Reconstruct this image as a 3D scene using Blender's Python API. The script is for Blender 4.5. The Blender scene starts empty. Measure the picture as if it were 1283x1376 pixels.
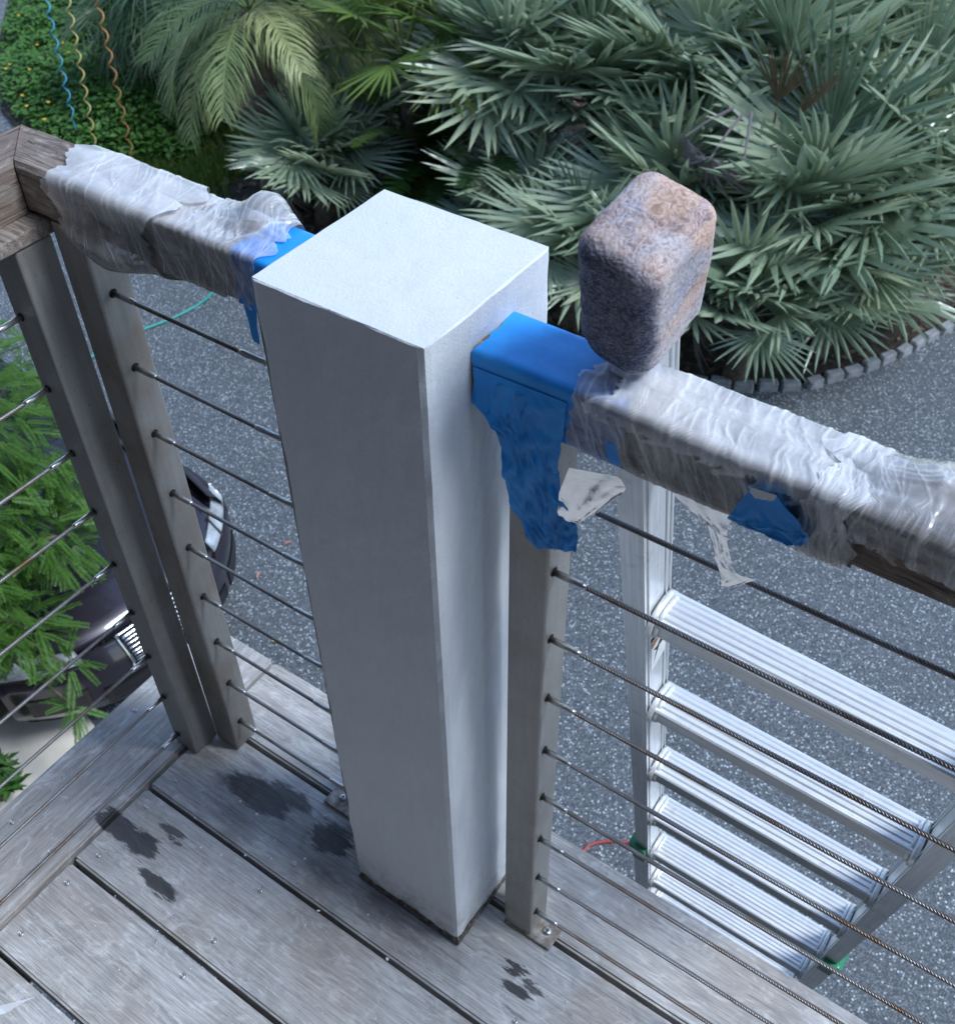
import bpy, bmesh, math, random
import numpy as np
from mathutils import Vector, Matrix, noise
random.seed(7); np.random.seed(7)
PI = math.pi
S = bpy.context.scene
C = S.collection
G = -3.5                                     # driveway level below the deck (deck top is z = 0)

# ------------------------------------------------------------------ camera, world, sun, exposure
CAM = Vector((0.3348, -0.5765, 1.4465)); YAW, PITCH, ROLL, FPX = -0.6229, 0.7785, -0.0174, 1477.11
PW, PH = 1283.0, 1376.0
_f = Vector((math.sin(YAW)*math.cos(PITCH), math.cos(YAW)*math.cos(PITCH), -math.sin(PITCH)))
_r = Vector((math.cos(YAW), -math.sin(YAW), 0)); _u = _r.cross(_f)
RIGHT = _r*math.cos(ROLL) + _u*math.sin(ROLL); UP = -_r*math.sin(ROLL) + _u*math.cos(ROLL); FWD = _f
cd = bpy.data.cameras.new('camera'); cam = bpy.data.objects.new('camera', cd); C.objects.link(cam)
mw = Matrix((( RIGHT.x, UP.x, -FWD.x, CAM.x), (RIGHT.y, UP.y, -FWD.y, CAM.y), (RIGHT.z, UP.z, -FWD.z, CAM.z), (0,0,0,1)))
cam.matrix_world = mw
cd.sensor_fit = 'HORIZONTAL'; cd.sensor_width = 36; cd.lens = FPX/PW*36
cd.clip_start = 0.02; cd.clip_end = 400
cd.dof.use_dof = True; cd.dof.focus_distance = 1.05; cd.dof.aperture_fstop = 18
S.camera = cam
S.render.resolution_x = 954; S.render.resolution_y = 1024

SUN_EL, SUN_AZ = math.radians(55), math.radians(72)      # azimuth clockwise from +Y towards +X
w = bpy.data.worlds.new('World'); S.world = w; w.use_nodes = True
wn = w.node_tree.nodes; wl = w.node_tree.links
sky = wn.new('ShaderNodeTexSky'); sky.sky_type = 'NISHITA'; sky.sun_disc = False
sky.sun_elevation = SUN_EL; sky.sun_rotation = SUN_AZ; sky.air_density = 1.0; sky.dust_density = 0.4; sky.ozone_density = 1.2
wn['Background'].inputs['Strength'].default_value = 0.12
wl.new(sky.outputs[0], wn['Background'].inputs['Color'])
sd = bpy.data.lights.new('sun', 'SUN'); sd.energy = 1.4; sd.angle = math.radians(16); sd.color = (0.87, 0.935, 1.0)
so = bpy.data.objects.new('sun', sd); C.objects.link(so); so.location = (6, 6, 12)
sdir = Vector((math.sin(SUN_AZ)*math.cos(SUN_EL), math.cos(SUN_AZ)*math.cos(SUN_EL), math.sin(SUN_EL)))
so.rotation_euler = sdir.to_track_quat('Z', 'Y').to_euler()
S.view_settings.view_transform = 'Standard'; S.view_settings.look = 'None'
S.view_settings.exposure = 1.25; S.view_settings.gamma = 1
S.view_settings.use_curve_mapping = False

# ------------------------------------------------------------------ pixel -> place helpers
def ray(u, v): return RIGHT*((u-PW/2)/FPX) - UP*((v-PH/2)/FPX) + FWD
def onz(u, v, z): d = ray(u, v); return CAM + d*((z-CAM.z)/d.z)
def ony(u, v, y): d = ray(u, v); return CAM + d*((y-CAM.y)/d.y)
def onx(u, v, x): d = ray(u, v); return CAM + d*((x-CAM.x)/d.x)

# ------------------------------------------------------------------ material helpers
def hexmat(name): 
    m = bpy.data.materials.new(name); m.use_nodes = True
    nt = m.node_tree; return m, nt, nt.nodes['Principled BSDF']
def N(nt, typ, props=None, **ins):
    n = nt.nodes.new(typ)
    for k, v in (props or {}).items(): setattr(n, k, v)
    for k, v in ins.items():
        key = k.replace('_', ' ')
        s = n.inputs[int(k[1:])] if (k[0] == 'i' and k[1:].isdigit()) else n.inputs[key]
        if isinstance(v, bpy.types.NodeSocket): nt.links.new(v, s)
        else: s.default_value = v
    return n
def ramp(nt, fac, stops, interp='LINEAR'):
    n = nt.nodes.new('ShaderNodeValToRGB'); n.color_ramp.interpolation = interp
    el = n.color_ramp.elements
    while len(el) < len(stops): el.new(0.5)
    for e, (p, c) in zip(el, stops): e.position = p; e.color = (*c, 1) if len(c) == 3 else c
    nt.links.new(fac, n.inputs[0]); return n.outputs[0]
def gray(nt, fac, a, b, lo=0.0, hi=1.0):
    return N(nt, 'ShaderNodeMapRange', None, Value=fac, From_Min=a, From_Max=b, To_Min=lo, To_Max=hi).outputs[0]
def mixc(nt, fac, a, b, mode='MIX'):
    n = nt.nodes.new('ShaderNodeMix'); n.data_type = 'RGBA'; n.blend_type = mode
    for i, v in ((0, fac), (6, a), (7, b)):
        if isinstance(v, bpy.types.NodeSocket): nt.links.new(v, n.inputs[i])
        else: n.inputs[i].default_value = v if i == 0 else (*v, 1)
    return n.outputs[2]
def math_(nt, op, a, b=0.0, c=0.0):
    n = nt.nodes.new('ShaderNodeMath'); n.operation = op
    for i, v in enumerate((a, b, c)):
        if isinstance(v, bpy.types.NodeSocket): nt.links.new(v, n.inputs[i])
        else: n.inputs[i].default_value = v
    return n.outputs[0]
def coords(nt, kind='Object', scale=(1,1,1), randomise=False):
    tc = nt.nodes.new('ShaderNodeTexCoord').outputs[kind]
    mp = N(nt, 'ShaderNodeMapping', None, Vector=tc, Scale=scale)
    if randomise:
        r = nt.nodes.new('ShaderNodeObjectInfo').outputs['Random']
        cb = N(nt, 'ShaderNodeCombineXYZ', None, X=math_(nt, 'MULTIPLY', r, 37.0), Y=math_(nt, 'MULTIPLY', r, 53.0), Z=math_(nt, 'MULTIPLY', r, 19.0)).outputs[0]
        nt.links.new(cb, mp.inputs['Location'])
    return mp.outputs[0]
def nz(nt, vec, scale, detail=4.0, rough=0.55, dist=0.0):
    return N(nt, 'ShaderNodeTexNoise', None, Vector=vec, Scale=scale, Detail=detail, Roughness=rough, Distortion=dist).outputs[0]
def bump(nt, bs, h, strength=0.3, dist=0.002, prev=None):
    b = N(nt, 'ShaderNodeBump', None, Height=h, Strength=strength, Distance=dist)
    if prev: nt.links.new(prev, b.inputs['Normal'])
    nt.links.new(b.outputs[0], bs.inputs['Normal']); return b.outputs[0]
def setc(nt, bs, col):
    if isinstance(col, bpy.types.NodeSocket): nt.links.new(col, bs.inputs['Base Color'])
    else: bs.inputs['Base Color'].default_value = (*col, 1)
def plain(name, col, rough=0.5, metal=0.0, var=0.15, vs=40.0, bmp=0.0):
    m, nt, bs = hexmat(name); v = coords(nt, 'Object')
    n = nz(nt, v, vs)
    d = tuple(c*(1-var) for c in col); e = tuple(min(1, c*(1+var)) for c in col)
    setc(nt, bs, ramp(nt, n, [(0.3, d), (0.7, e)]))
    bs.inputs['Roughness'].default_value = rough; bs.inputs['Metallic'].default_value = metal
    if bmp: bump(nt, bs, n, bmp)
    return m

# deck wood with wet stains: (pixel centre, half-size along board, half-size across, weight)
STAINS = [((165,1115),.020,.012,1), ((190,1135),.022,.014,1), ((212,1190),.028,.007,1), ((232,1120),.016,.006,.9), ((150,1100),.014,.012,1),
          ((300,1050),.022,.016,.8), ((345,1068),.045,.016,.95), ((390,1072),.03,.011,.9), ((320,1095),.06,.03,.55), ((445,1128),.024,.017,1), ((440,1170),.05,.02,.8),
          ((400,1130),.07,.034,.5), ((505,1215),.06,.022,.6), ((560,1262),.05,.02,.5), ((690,1303),.009,.006,1), ((693,1332),.014,.004,1), ((715,1330),.01,.005,.9), ((690,1360),.012,.004,.8)]
def wood(name, dark, mid, light, brown, stains=False, crack=0.5, rough=0.75):
    m, nt, bs = hexmat(name)
    v = coords(nt, 'Object', (1, 1, 1), True)
    st = N(nt, 'ShaderNodeMapping', None, Vector=v, Scale=(4.5, 62, 62)).outputs[0]
    g1 = nz(nt, st, 3.0, 8, .62, .6)
    st2 = N(nt, 'ShaderNodeMapping', None, Vector=v, Scale=(5, 190, 190)).outputs[0]
    g2 = nz(nt, st2, 4.0, 5, .6)
    big = nz(nt, v, 5.0, 5, .6, .4)
    col = ramp(nt, g1, [(0.22, dark), (0.48, mid), (0.78, light)])
    col = mixc(nt, gray(nt, big, .40, .62), col, mixc(nt, .7, col, brown)); blot = nz(nt, v, 13, 6, .68, .8); col = mixc(nt, gray(nt, blot, .48, .66, 0, .6), col, dark)
    col = mixc(nt, gray(nt, g2, .38, .60, .36, 0), col, (0.03, 0.032, 0.038))
    pale = nz(nt, N(nt, 'ShaderNodeMapping', None, Vector=v, Scale=(5, 11, 11)).outputs[0], 4.0, 7, .7, 1.4)
    col = mixc(nt, gray(nt, pale, .52, .75, 0, .55), col, tuple(min(1, c*1.25) for c in light))
    ck = nz(nt, N(nt, 'ShaderNodeMapping', None, Vector=v, Scale=(1.6, 60, 60)).outputs[0], 1.6, 3, .5, .2)
    ckm = gray(nt, math_(nt, 'ABSOLUTE', math_(nt, 'SUBTRACT', ck, .5)), 0.0, .012, crack, 0)
    col = mixc(nt, ckm, col, (.012, .012, .014))
    rg = rough
    if stains:
        pos = nt.nodes.new('ShaderNodeNewGeometry').outputs['Position']
        wob = N(nt, 'ShaderNodeTexNoise', None, Vector=N(nt, 'ShaderNodeMapping', None, Vector=pos, Scale=(22, 120, 1)).outputs[0], Scale=1.0, Detail=7.0, Roughness=.7).outputs['Color']
        woff = N(nt, 'ShaderNodeVectorMath', {'operation': 'MULTIPLY_ADD'}, i0=wob, i1=(.10, .038, 0), i2=pos).outputs[0]
        tot = None
        for (px, py), rx, ry, wt in STAINS:
            c = onz(px, py, 0)
            d = N(nt, 'ShaderNodeVectorMath', {'operation': 'SUBTRACT'}, i0=woff, i1=(c.x+.05, c.y+.019, 0)).outputs[0]
            d = N(nt, 'ShaderNodeVectorMath', {'operation': 'DIVIDE'}, i0=d, i1=(rx*1.4, ry*1.45, 1e3)).outputs[0]
            ln = N(nt, 'ShaderNodeVectorMath', {'operation': 'LENGTH'}, i0=d).outputs['Value']
            mk = gray(nt, ln, 1.12, .85 if wt > .85 else .0, 0, wt)
            tot = mk if tot is None else math_(nt, 'MAXIMUM', tot, mk)
        col = mixc(nt, tot, col, mixc(nt, .86, col, (.018, .018, .02)))
        nt.links.new(gray(nt, tot, 0, 1, rough, .42), bs.inputs['Roughness'])
    else: bs.inputs['Roughness'].default_value = rg
    setc(nt, bs, col); bs.inputs['Specular IOR Level'].default_value = .35
    b = bump(nt, bs, g2, .35, .0012)
    b = bump(nt, bs, g1, .3, .002, b)
    bump(nt, bs, ckm, -.6, .003, b)
    return m
MAT = {}
MAT['deck'] = wood('weathered_deck_wood', (.29,.288,.284), (.52,.515,.51), (.70,.698,.695), (.40,.35,.31), True, .3)
MAT['rail'] = wood('weathered_rail_wood', (.11,.085,.07), (.29,.24,.20), (.52,.475,.435), (.20,.135,.10), False, .9)
MAT['joist'] = wood('old_joist_wood', (.06,.05,.045), (.12,.10,.09), (.18,.16,.14), (.10,.08,.06), False, .5)

def m_column():
    m, nt, bs = hexmat('white_painted_stucco'); v = coords(nt, 'Object')
    n1 = nz(nt, v, 420, 5, .6); n2 = nz(nt, v, 60, 4, .6); n3 = nz(nt, v, 9, 3, .5)
    vs = N(nt, 'ShaderNodeMapping', None, Vector=v, Scale=(30, 30, 5)).outputs[0]
    brush = nz(nt, vs, 3, 6, .6, .5)
    c = ramp(nt, n3, [(.3, (.66,.69,.73)), (.7, (.71,.735,.765))])
    c = mixc(nt, gray(nt, brush, .46, .70, 0, .3), c, (.56,.61,.69))
    spk = nz(nt, v, 160, 2, .5)
    c = mixc(nt, gray(nt, spk, .74, .78, 0, .35), c, (.4,.4,.4))
    c = mixc(nt, gray(nt, n1, .40, .62, .14, 0), c, (.42,.43,.45))
    z = N(nt, 'ShaderNodeSeparateXYZ', None, Vector=v).outputs['Z']; grime = nz(nt, v, 35, 6, .7, .6)
    c = mixc(nt, math_(nt, 'MULTIPLY', gray(nt, z, .10, .012), gray(nt, grime, .42, .68)), c, (.26,.235,.21))
    scuff = nz(nt, N(nt, 'ShaderNodeMapping', None, Vector=v, Scale=(6, 6, 60)).outputs[0], 2.5, 5, .65, .4)
    c = mixc(nt, gray(nt, scuff, .72, .80, 0, .2), c, (.45,.45,.46))
    setc(nt, bs, c); bs.inputs['Roughness'].default_value = .6
    b = bump(nt, bs, n1, .6, .001); b = bump(nt, bs, n2, .25, .0015, b); bump(nt, bs, brush, .2, .0015, b)
    return m
MAT['column'] = m_column()
def m_mortar():
    m, nt, bs = hexmat('crumbled_mortar'); v = coords(nt, 'Object'); n = nz(nt, v, 120, 6, .7)
    setc(nt, bs, ramp(nt, n, [(.3, (.03,.025,.022)), (.55, (.13,.11,.1)), (.75, (.4,.38,.37))])); bs.inputs['Roughness'].default_value = .95
    bump(nt, bs, n, .8, .004); return m
MAT['mortar'] = m_mortar()
def m_steel():
    m, nt, bs = hexmat('dull_steel_tube'); v = coords(nt, 'Object', (1,1,1), True)
    st = N(nt, 'ShaderNodeMapping', None, Vector=v, Scale=(60, 60, 5)).outputs[0]
    n = nz(nt, st, 2.0, 7, .65, .3); b = nz(nt, v, 9, 4, .6); sp = nz(nt, v, 240, 3, .5)
    c = ramp(nt, n, [(.25, (.27,.26,.245)), (.5, (.325,.315,.30)), (.78, (.40,.39,.375))])
    c = mixc(nt, gray(nt, b, .48, .68, 0, .5), c, (.22,.17,.12))
    c = mixc(nt, gray(nt, sp, .66, .72, 0, .5), c, (.06,.05,.04))
    setc(nt, bs, c); bs.inputs['Metallic'].default_value = .55
    nt.links.new(gray(nt, n, .3, .7, .42, .6), bs.inputs['Roughness']); bump(nt, bs, n, .12, .001); return m
MAT['steel'] = m_steel()
def m_cable():
    m, nt, bs = hexmat('stainless_wire_rope'); v = coords(nt, 'Object', (1,1,1), True)
    n = nz(nt, N(nt, 'ShaderNodeMapping', None, Vector=v, Scale=(14, 1, 1)).outputs[0], 1.3, 5, .6)
    c = ramp(nt, n, [(.35, (.33,.33,.33)), (.52, (.27,.25,.24)), (.68, (.2,.12,.07))])
    setc(nt, bs, c); bs.inputs['Metallic'].default_value = .8; bs.inputs['Roughness'].default_value = .38; return m
MAT['cable'] = m_cable()
MAT['fitting'] = plain('steel_cable_stud', (.5,.5,.5), .3, .9, .15, 200)
MAT['hole'] = plain('dark_drilled_hole', (.01,.01,.01), .9)
MAT['screw'] = plain('zinc_screw', (.45,.44,.42), .4, .8, .3, 300)
def m_plate():
    m, nt, bs = hexmat('rust_stained_base_plate'); v = coords(nt, 'Object'); n = nz(nt, v, 70, 6, .65)
    setc(nt, bs, ramp(nt, n, [(.3, (.12,.085,.06)), (.52, (.3,.26,.22)), (.7, (.5,.48,.46))])); bs.inputs['Metallic'].default_value = .4; bs.inputs['Roughness'].default_value = .6
    bump(nt, bs, n, .3, .001); return m
MAT['plate'] = m_plate()
def m_alu(name, ax):
    m, nt, bs = hexmat(name); v = coords(nt, 'Object', (1,1,1), True)
    sc = {'x': (3, 120, 120), 'z': (120, 120, 3)}[ax]
    n = nz(nt, N(nt, 'ShaderNodeMapping', None, Vector=v, Scale=sc).outputs[0], 2.0, 6, .6); k = nz(nt, v, 40, 5, .65)
    c = ramp(nt, n, [(.3, (.60,.61,.62)), (.7, (.80,.81,.82))]); c = mixc(nt, gray(nt, k, .58, .72, 0, .5), c, (.36,.35,.34))
    setc(nt, bs, c); bs.inputs['Metallic'].default_value = .5; nt.links.new(gray(nt, k, .3, .7, .3, .48), bs.inputs['Roughness']); bump(nt, bs, n, .08, .0008); return m
MAT['alux'] = m_alu('extruded_aluminium_rung', 'x'); MAT['aluz'] = m_alu('extruded_aluminium_rail', 'z')
MAT['green_plastic'] = plain('green_ladder_plastic', (.015,.22,.10), .45)
MAT['sticker'] = plain('white_sticker', (.75,.75,.75), .4); MAT['black'] = plain('black_print', (.02,.02,.02), .5)
MAT['orange'] = plain('orange_print', (.5,.2,.08), .5)
def m_tape():
    m, nt, bs = hexmat('blue_masking_tape'); v = coords(nt, 'Object'); n = nz(nt, v, 30, 5, .6); f = nz(nt, v, 900, 2, .5); s = nz(nt, v, 75, 4, .7)
    c = ramp(nt, n, [(.3, (.012,.26,.74)), (.7, (.02,.36,.92))]); c = mixc(nt, gray(nt, s, .68, .76, 0, .6), c, (.45,.5,.58))
    setc(nt, bs, c); bs.inputs['Roughness'].default_value = .5; b = bump(nt, bs, f, .2, .0005); bump(nt, bs, n, .3, .003, b); return m
MAT['tape'] = m_tape()
def m_film():
    m = bpy.data.materials.new('clear_plastic_film'); m.use_nodes = True; nt = m.node_tree; nt.nodes.clear()
    out = nt.nodes.new('ShaderNodeOutputMaterial')
    at = N(nt, 'ShaderNodeAttribute', {'attribute_name': 'fold'}).outputs['Fac']
    v = coords(nt, 'Object'); n = nz(nt, v, 55, 5, .6, 1.0)
    op = math_(nt, 'ADD', gray(nt, at, 0, 1, .05, .88), gray(nt, n, .46, .75, 0, .12))
    op = math_(nt, 'MINIMUM', op, .85)
    bm = N(nt, 'ShaderNodeBump', None, Height=n, Strength=.25, Distance=.002).outputs[0]
    dif = N(nt, 'ShaderNodeBsdfDiffuse', None, Color=(.97,.97,.98,1), Normal=bm); trl = N(nt, 'ShaderNodeBsdfTranslucent', None, Color=(.92,.93,.95,1), Normal=bm)
    gl = N(nt, 'ShaderNodeBsdfGlossy', None, Color=(1,1,1,1), Roughness=.22, Normal=bm)
    body = N(nt, 'ShaderNodeMixShader', None, Fac=.2); nt.links.new(dif.outputs[0], body.inputs[1]); nt.links.new(trl.outputs[0], body.inputs[2])
    tr = N(nt, 'ShaderNodeBsdfTransparent', None, Color=(.97,.98,1,1))
    a = N(nt, 'ShaderNodeMixShader', None, Fac=op); nt.links.new(tr.outputs[0], a.inputs[1]); nt.links.new(body.outputs[0], a.inputs[2])
    fr = N(nt, 'ShaderNodeFresnel', None, IOR=1.5, Normal=bm).outputs[0]
    b = N(nt, 'ShaderNodeMixShader', None, Fac=math_(nt, 'MINIMUM', math_(nt, 'MULTIPLY', fr, 1.2), 1.0)); nt.links.new(a.outputs[0], b.inputs[1]); nt.links.new(gl.outputs[0], b.inputs[2])
    nt.links.new(b.outputs[0], out.inputs['Surface']); return m
MAT['film'] = m_film()
def m_terry():
    m, nt, bs = hexmat('stained_terry_cloth'); v = coords(nt, 'Object')
    at = N(nt, 'ShaderNodeAttribute', {'attribute_name': 'fold'}).outputs['Fac']
    a = nz(nt, v, 17, 4, .55, .5); b = nz(nt, N(nt, 'ShaderNodeMapping', None, Vector=v, Location=(3.1, 1.7, 5.2)).outputs[0], 14, 4, .55, .6)
    sep = N(nt, 'ShaderNodeSeparateXYZ', None, Vector=v); yy = sep.outputs['Y']; zz = sep.outputs['Z']
    c = ramp(nt, a, [(.30, (.26,.28,.36)), (.48, (.46,.41,.43)), (.68, (.60,.54,.54))])
    c = mixc(nt, gray(nt, b, .46, .60, 0, .7), c, (.55,.34,.23))
    dye_shade = math_(nt, 'ADD', gray(nt, yy, -.018, -.036), math_(nt, 'MULTIPLY', math_(nt, 'SUBTRACT', b, .5), 2.6))        # dark blue stain plus the front side's shade, both put into the colour
    dye_shade = math_(nt, 'SUBTRACT', dye_shade, gray(nt, zz, .035, .062, 0, .5))
    c = mixc(nt, gray(nt, dye_shade, .25, .8, 0, .85), c, (.05,.08,.16))
    spot = nz(nt, N(nt, 'ShaderNodeMapping', None, Vector=v, Location=(1.3, 7.7, 2.2)).outputs[0], 26, 4, .6, .8)
    c = mixc(nt, gray(nt, spot, .58, .70, 0, .6), c, (.10,.13,.22))
    wv = N(nt, 'ShaderNodeMapping', None, Vector=v, Scale=(1, 1, 1.7)).outputs[0]
    curl = math_(nt, 'ABSOLUTE', math_(nt, 'SUBTRACT', nz(nt, wv, 135, 3, .5, 1.4), .5))
    c = mixc(nt, gray(nt, curl, .01, .045, 1, 0), mixc(nt, gray(nt, curl, .06, .18, 0, .5), c, mixc(nt, .8, c, (.03,.03,.04))), mixc(nt, .22, c, (.85,.85,.9)))
    setc(nt, bs, c); bs.inputs['Roughness'].default_value = 1.0; bs.inputs['Specular IOR Level'].default_value = .1
    bump(nt, bs, curl, -1.0, .006); return m
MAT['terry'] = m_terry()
def m_asphalt():
    m, nt, bs = hexmat('chip_seal_asphalt'); v = coords(nt, 'Object')
    n = nz(nt, v, 2.2, 5, .6); fine = nz(nt, v, 115, 4, .75)
    c = ramp(nt, fine, [(.32, (.010,.013,.016)), (.52, (.058,.070,.080)), (.70, (.23,.262,.285))])
    c = mixc(nt, gray(nt, n, .3, .7, 0, .2), c, (.09,.102,.114)); pat = nz(nt, v, .55, 5, .65, .8); c = mixc(nt, gray(nt, pat, .5, .68, 0, .3), c, (.045,.05,.055))
    vo = N(nt, 'ShaderNodeTexVoronoi', None, Vector=v, Scale=74.0); cellv = N(nt, 'ShaderNodeSeparateColor', None, Color=vo.outputs['Color']).outputs[0]
    chip = math_(nt, 'MULTIPLY', gray(nt, cellv, .62, .72), gray(nt, vo.outputs['Distance'], .42, .28))
    c = mixc(nt, math_(nt, 'MULTIPLY', chip, gray(nt, cellv, .62, 1, .3, 1)), c, (.72,.77,.79))
    vo2 = N(nt, 'ShaderNodeTexVoronoi', None, Vector=v, Scale=140.0); c2 = N(nt, 'ShaderNodeSeparateColor', None, Color=vo2.outputs['Color']).outputs[1]
    c = mixc(nt, math_(nt, 'MULTIPLY', gray(nt, c2, .45, .7, 0, .75), gray(nt, vo2.outputs['Distance'], .5, .3)), c, (.30,.315,.325))
    setc(nt, bs, c); bs.inputs['Roughness'].default_value = .55
    b = bump(nt, bs, fine, .5, .006); bump(nt, bs, chip, .4, .006, b); return m
MAT['asphalt'] = m_asphalt()
def m_soil():
    m, nt, bs = hexmat('mulched_soil'); v = coords(nt, 'Object'); n = nz(nt, v, 9, 8, .7); b = nz(nt, v, 1.2, 4)
    c = ramp(nt, n, [(.3, (.012,.01,.008)), (.55, (.05,.036,.026)), (.75, (.13,.095,.07))]); c = mixc(nt, gray(nt, b, .5, .7, 0, .4), c, (.04,.05,.02))
    setc(nt, bs, c); bs.inputs['Roughness'].default_value = .95; bump(nt, bs, n, .8, .03); return m
MAT['soil'] = m_soil()
MAT['stone'] = plain('granite_edging_stone', (.25,.255,.26), .85, 0, .25, 18, .5)
MAT['concrete'] = plain('pale_concrete', (.62,.57,.50), .85, 0, .12, 6, .2)
def m_leaf(name, stops, rough=.42, trans=.22, seg=14.0, spec=.4):
    m, nt, bs = hexmat(name)
    r = nt.nodes.new('ShaderNodeObjectInfo').outputs['Random']; v = coords(nt, 'Object')
    n = nz(nt, v, seg, 3, .6)
    f = math_(nt, 'ADD', math_(nt, 'MULTIPLY', r, .6), math_(nt, 'MULTIPLY', n, .4))
    c = ramp(nt, f, stops); setc(nt, bs, c); bs.inputs['Roughness'].default_value = rough; bs.inputs['Specular IOR Level'].default_value = spec
    t = N(nt, 'ShaderNodeBsdfTranslucent'); nt.links.new(c, t.inputs['Color'])
    mx = N(nt, 'ShaderNodeMixShader', None, Fac=trans); out = nt.nodes['Material Output']
    nt.links.new(bs.outputs[0], mx.inputs[1]); nt.links.new(t.outputs[0], mx.inputs[2]); nt.links.new(mx.outputs[0], out.inputs['Surface']); return m
MAT['palmetto'] = m_leaf('silver_palmetto_leaf', [(.15, (.18,.26,.17)), (.45, (.33,.42,.29)), (.75, (.47,.55,.37)), (.95, (.56,.60,.35))], .27, .32, 9, .8)
MAT['greenfan'] = m_leaf('yellow_green_fan_leaf', [(.2, (.08,.15,.03)), (.8, (.20,.27,.06))], .4, .2, 9)
MAT['deadfan'] = m_leaf('dead_brown_fan_leaf', [(.2, (.10,.065,.04)), (.8, (.25,.18,.11))], .8, .1, 9)
MAT['greyfan'] = m_leaf('withered_grey_leaf', [(.2, (.13,.11,.11)), (.8, (.27,.24,.25))], .85, .1, 9)
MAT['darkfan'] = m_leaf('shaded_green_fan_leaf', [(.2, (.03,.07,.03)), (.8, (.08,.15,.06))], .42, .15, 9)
MAT['pindo'] = m_leaf('arching_palm_leaflet', [(.2, (.09,.14,.055)), (.55, (.20,.27,.10)), (.9, (.42,.44,.19))], .42, .2, 5)
MAT['sago'] = m_leaf('dark_cycad_leaflet', [(.2, (.012,.04,.010)), (.6, (.03,.08,.014)), (.9, (.10,.13,.012))], .35, .12, 4)
MAT['feather'] = m_leaf('feathery_tree_leaflet', [(.2, (.04,.11,.018)), (.55, (.09,.20,.032)), (.9, (.19,.31,.06))], .5, .3, 6)
MAT['cover'] = m_leaf('ground_cover_leaf', [(.2, (.035,.10,.018)), (.5, (.075,.19,.03)), (.8, (.13,.26,.05))], .5, .25, 3)
MAT['shrub'] = m_leaf('dark_shrub_leaf', [(.2, (.015,.035,.01)), (.8, (.06,.11,.03))], .5, .2, 3)
MAT['grass'] = m_leaf('short_grass_blade', [(.2, (.06,.13,.02)), (.8, (.15,.25,.045))], .5, .25, 2)
MAT['bark'] = plain('rough_bark', (.11,.085,.065), .95, 0, .5, 20, .8)
MAT['petiole'] = plain('yellow_leaf_stalk', (.30,.29,.12), .5, 0, .2, 20)

# ------------------------------------------------------------------ mesh helpers
def link(name, me, mat=None, parent=None, loc=None, rot=None):
    o = bpy.data.objects.new(name, me); C.objects.link(o)
    if mat is not None and me is not None and len(me.materials) == 0: me.materials.append(mat)
    if parent: o.parent = parent
    if loc is not None: o.location = loc
    if rot is not None: o.rotation_euler = rot
    return o
def mesh(name, verts, faces, smooth=False):
    me = bpy.data.meshes.new(name); me.from_pydata([tuple(v) for v in verts], [], faces); me.update()
    if smooth: me.polygons.foreach_set('use_smooth', [True]*len(me.polygons))
    return me
def obj(name, verts, faces, mat, parent=None, smooth=False, loc=None, rot=None):
    return link(name, mesh(name, verts, faces, smooth), mat, parent, loc, rot)
def tag(o, label, cat, group=None, kind=None):
    if label: o['label'] = label
    if cat: o['category'] = cat
    if group: o['group'] = group
    if kind: o['kind'] = kind
    return o
def struct(o): o['kind'] = 'structure'; return o
def empty(name, loc, label=None, cat=None, group=None, rot=None):
    o = bpy.data.objects.new(name, None); C.objects.link(o); o.location = loc; o.empty_display_size = .05
    if rot is not None: o.rotation_euler = rot
    if label: tag(o, label, cat, group)
    return o
def box_mesh(name, sx, sy, sz, bev=0.0, seg=2, centre=(0,0,0), jitter=0.0):
    bm = bmesh.new(); bmesh.ops.create_cube(bm, size=1)
    for v in bm.verts: v.co = Vector((v.co.x*sx, v.co.y*sy, v.co.z*sz)) + Vector(centre)
    if bev: bmesh.ops.bevel(bm, geom=bm.edges[:], offset=bev, segments=seg, profile=.5, affect='EDGES')
    if jitter:
        for v in bm.verts: v.co += Vector((random.uniform(-1,1), random.uniform(-1,1), random.uniform(-1,1)))*jitter
    me = bpy.data.meshes.new(name); bm.to_mesh(me); bm.free()
    if bev and seg > 1: me.polygons.foreach_set('use_smooth', [False]*len(me.polygons))
    return me
def box(name, lo, hi, mat, parent=None, bev=0.0, seg=2, jitter=0.0, local=False):
    lo, hi = Vector(lo), Vector(hi); c = (lo+hi)/2; s = hi-lo
    me = box_mesh(name, s.x, s.y, s.z, bev, seg, (0,0,0), jitter)
    off = Vector((0,0,0)) if (local or parent is None) else parent.location
    return link(name, me, mat, parent, c - off)
def tube(path, rad, sides=8, cap=True):
    """verts, faces of a tube along a list of points; rad is number or list"""
    V, F = [], []; n = len(path); path = [Vector(p) for p in path]
    prev = None
    for i, p in enumerate(path):
        t = (path[min(i+1, n-1)] - path[max(i-1, 0)]).normalized()
        if prev is None: a = t.orthogonal().normalized()
        else: a = (prev - t*prev.dot(t)).normalized()
        prev = a; b = t.cross(a); r = rad[i] if isinstance(rad, (list, tuple)) else rad
        for k in range(sides):
            th = 2*PI*k/sides; V.append(p + a*(math.cos(th)*r) + b*(math.sin(th)*r))
    for i in range(n-1):
        for k in range(sides):
            k2 = (k+1) % sides; F.append((i*sides+k, i*sides+k2, (i+1)*sides+k2, (i+1)*sides+k))
    if cap: F.append(tuple(range(sides-1, -1, -1))); F.append(tuple((n-1)*sides+k for k in range(sides)))
    return V, F
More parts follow.
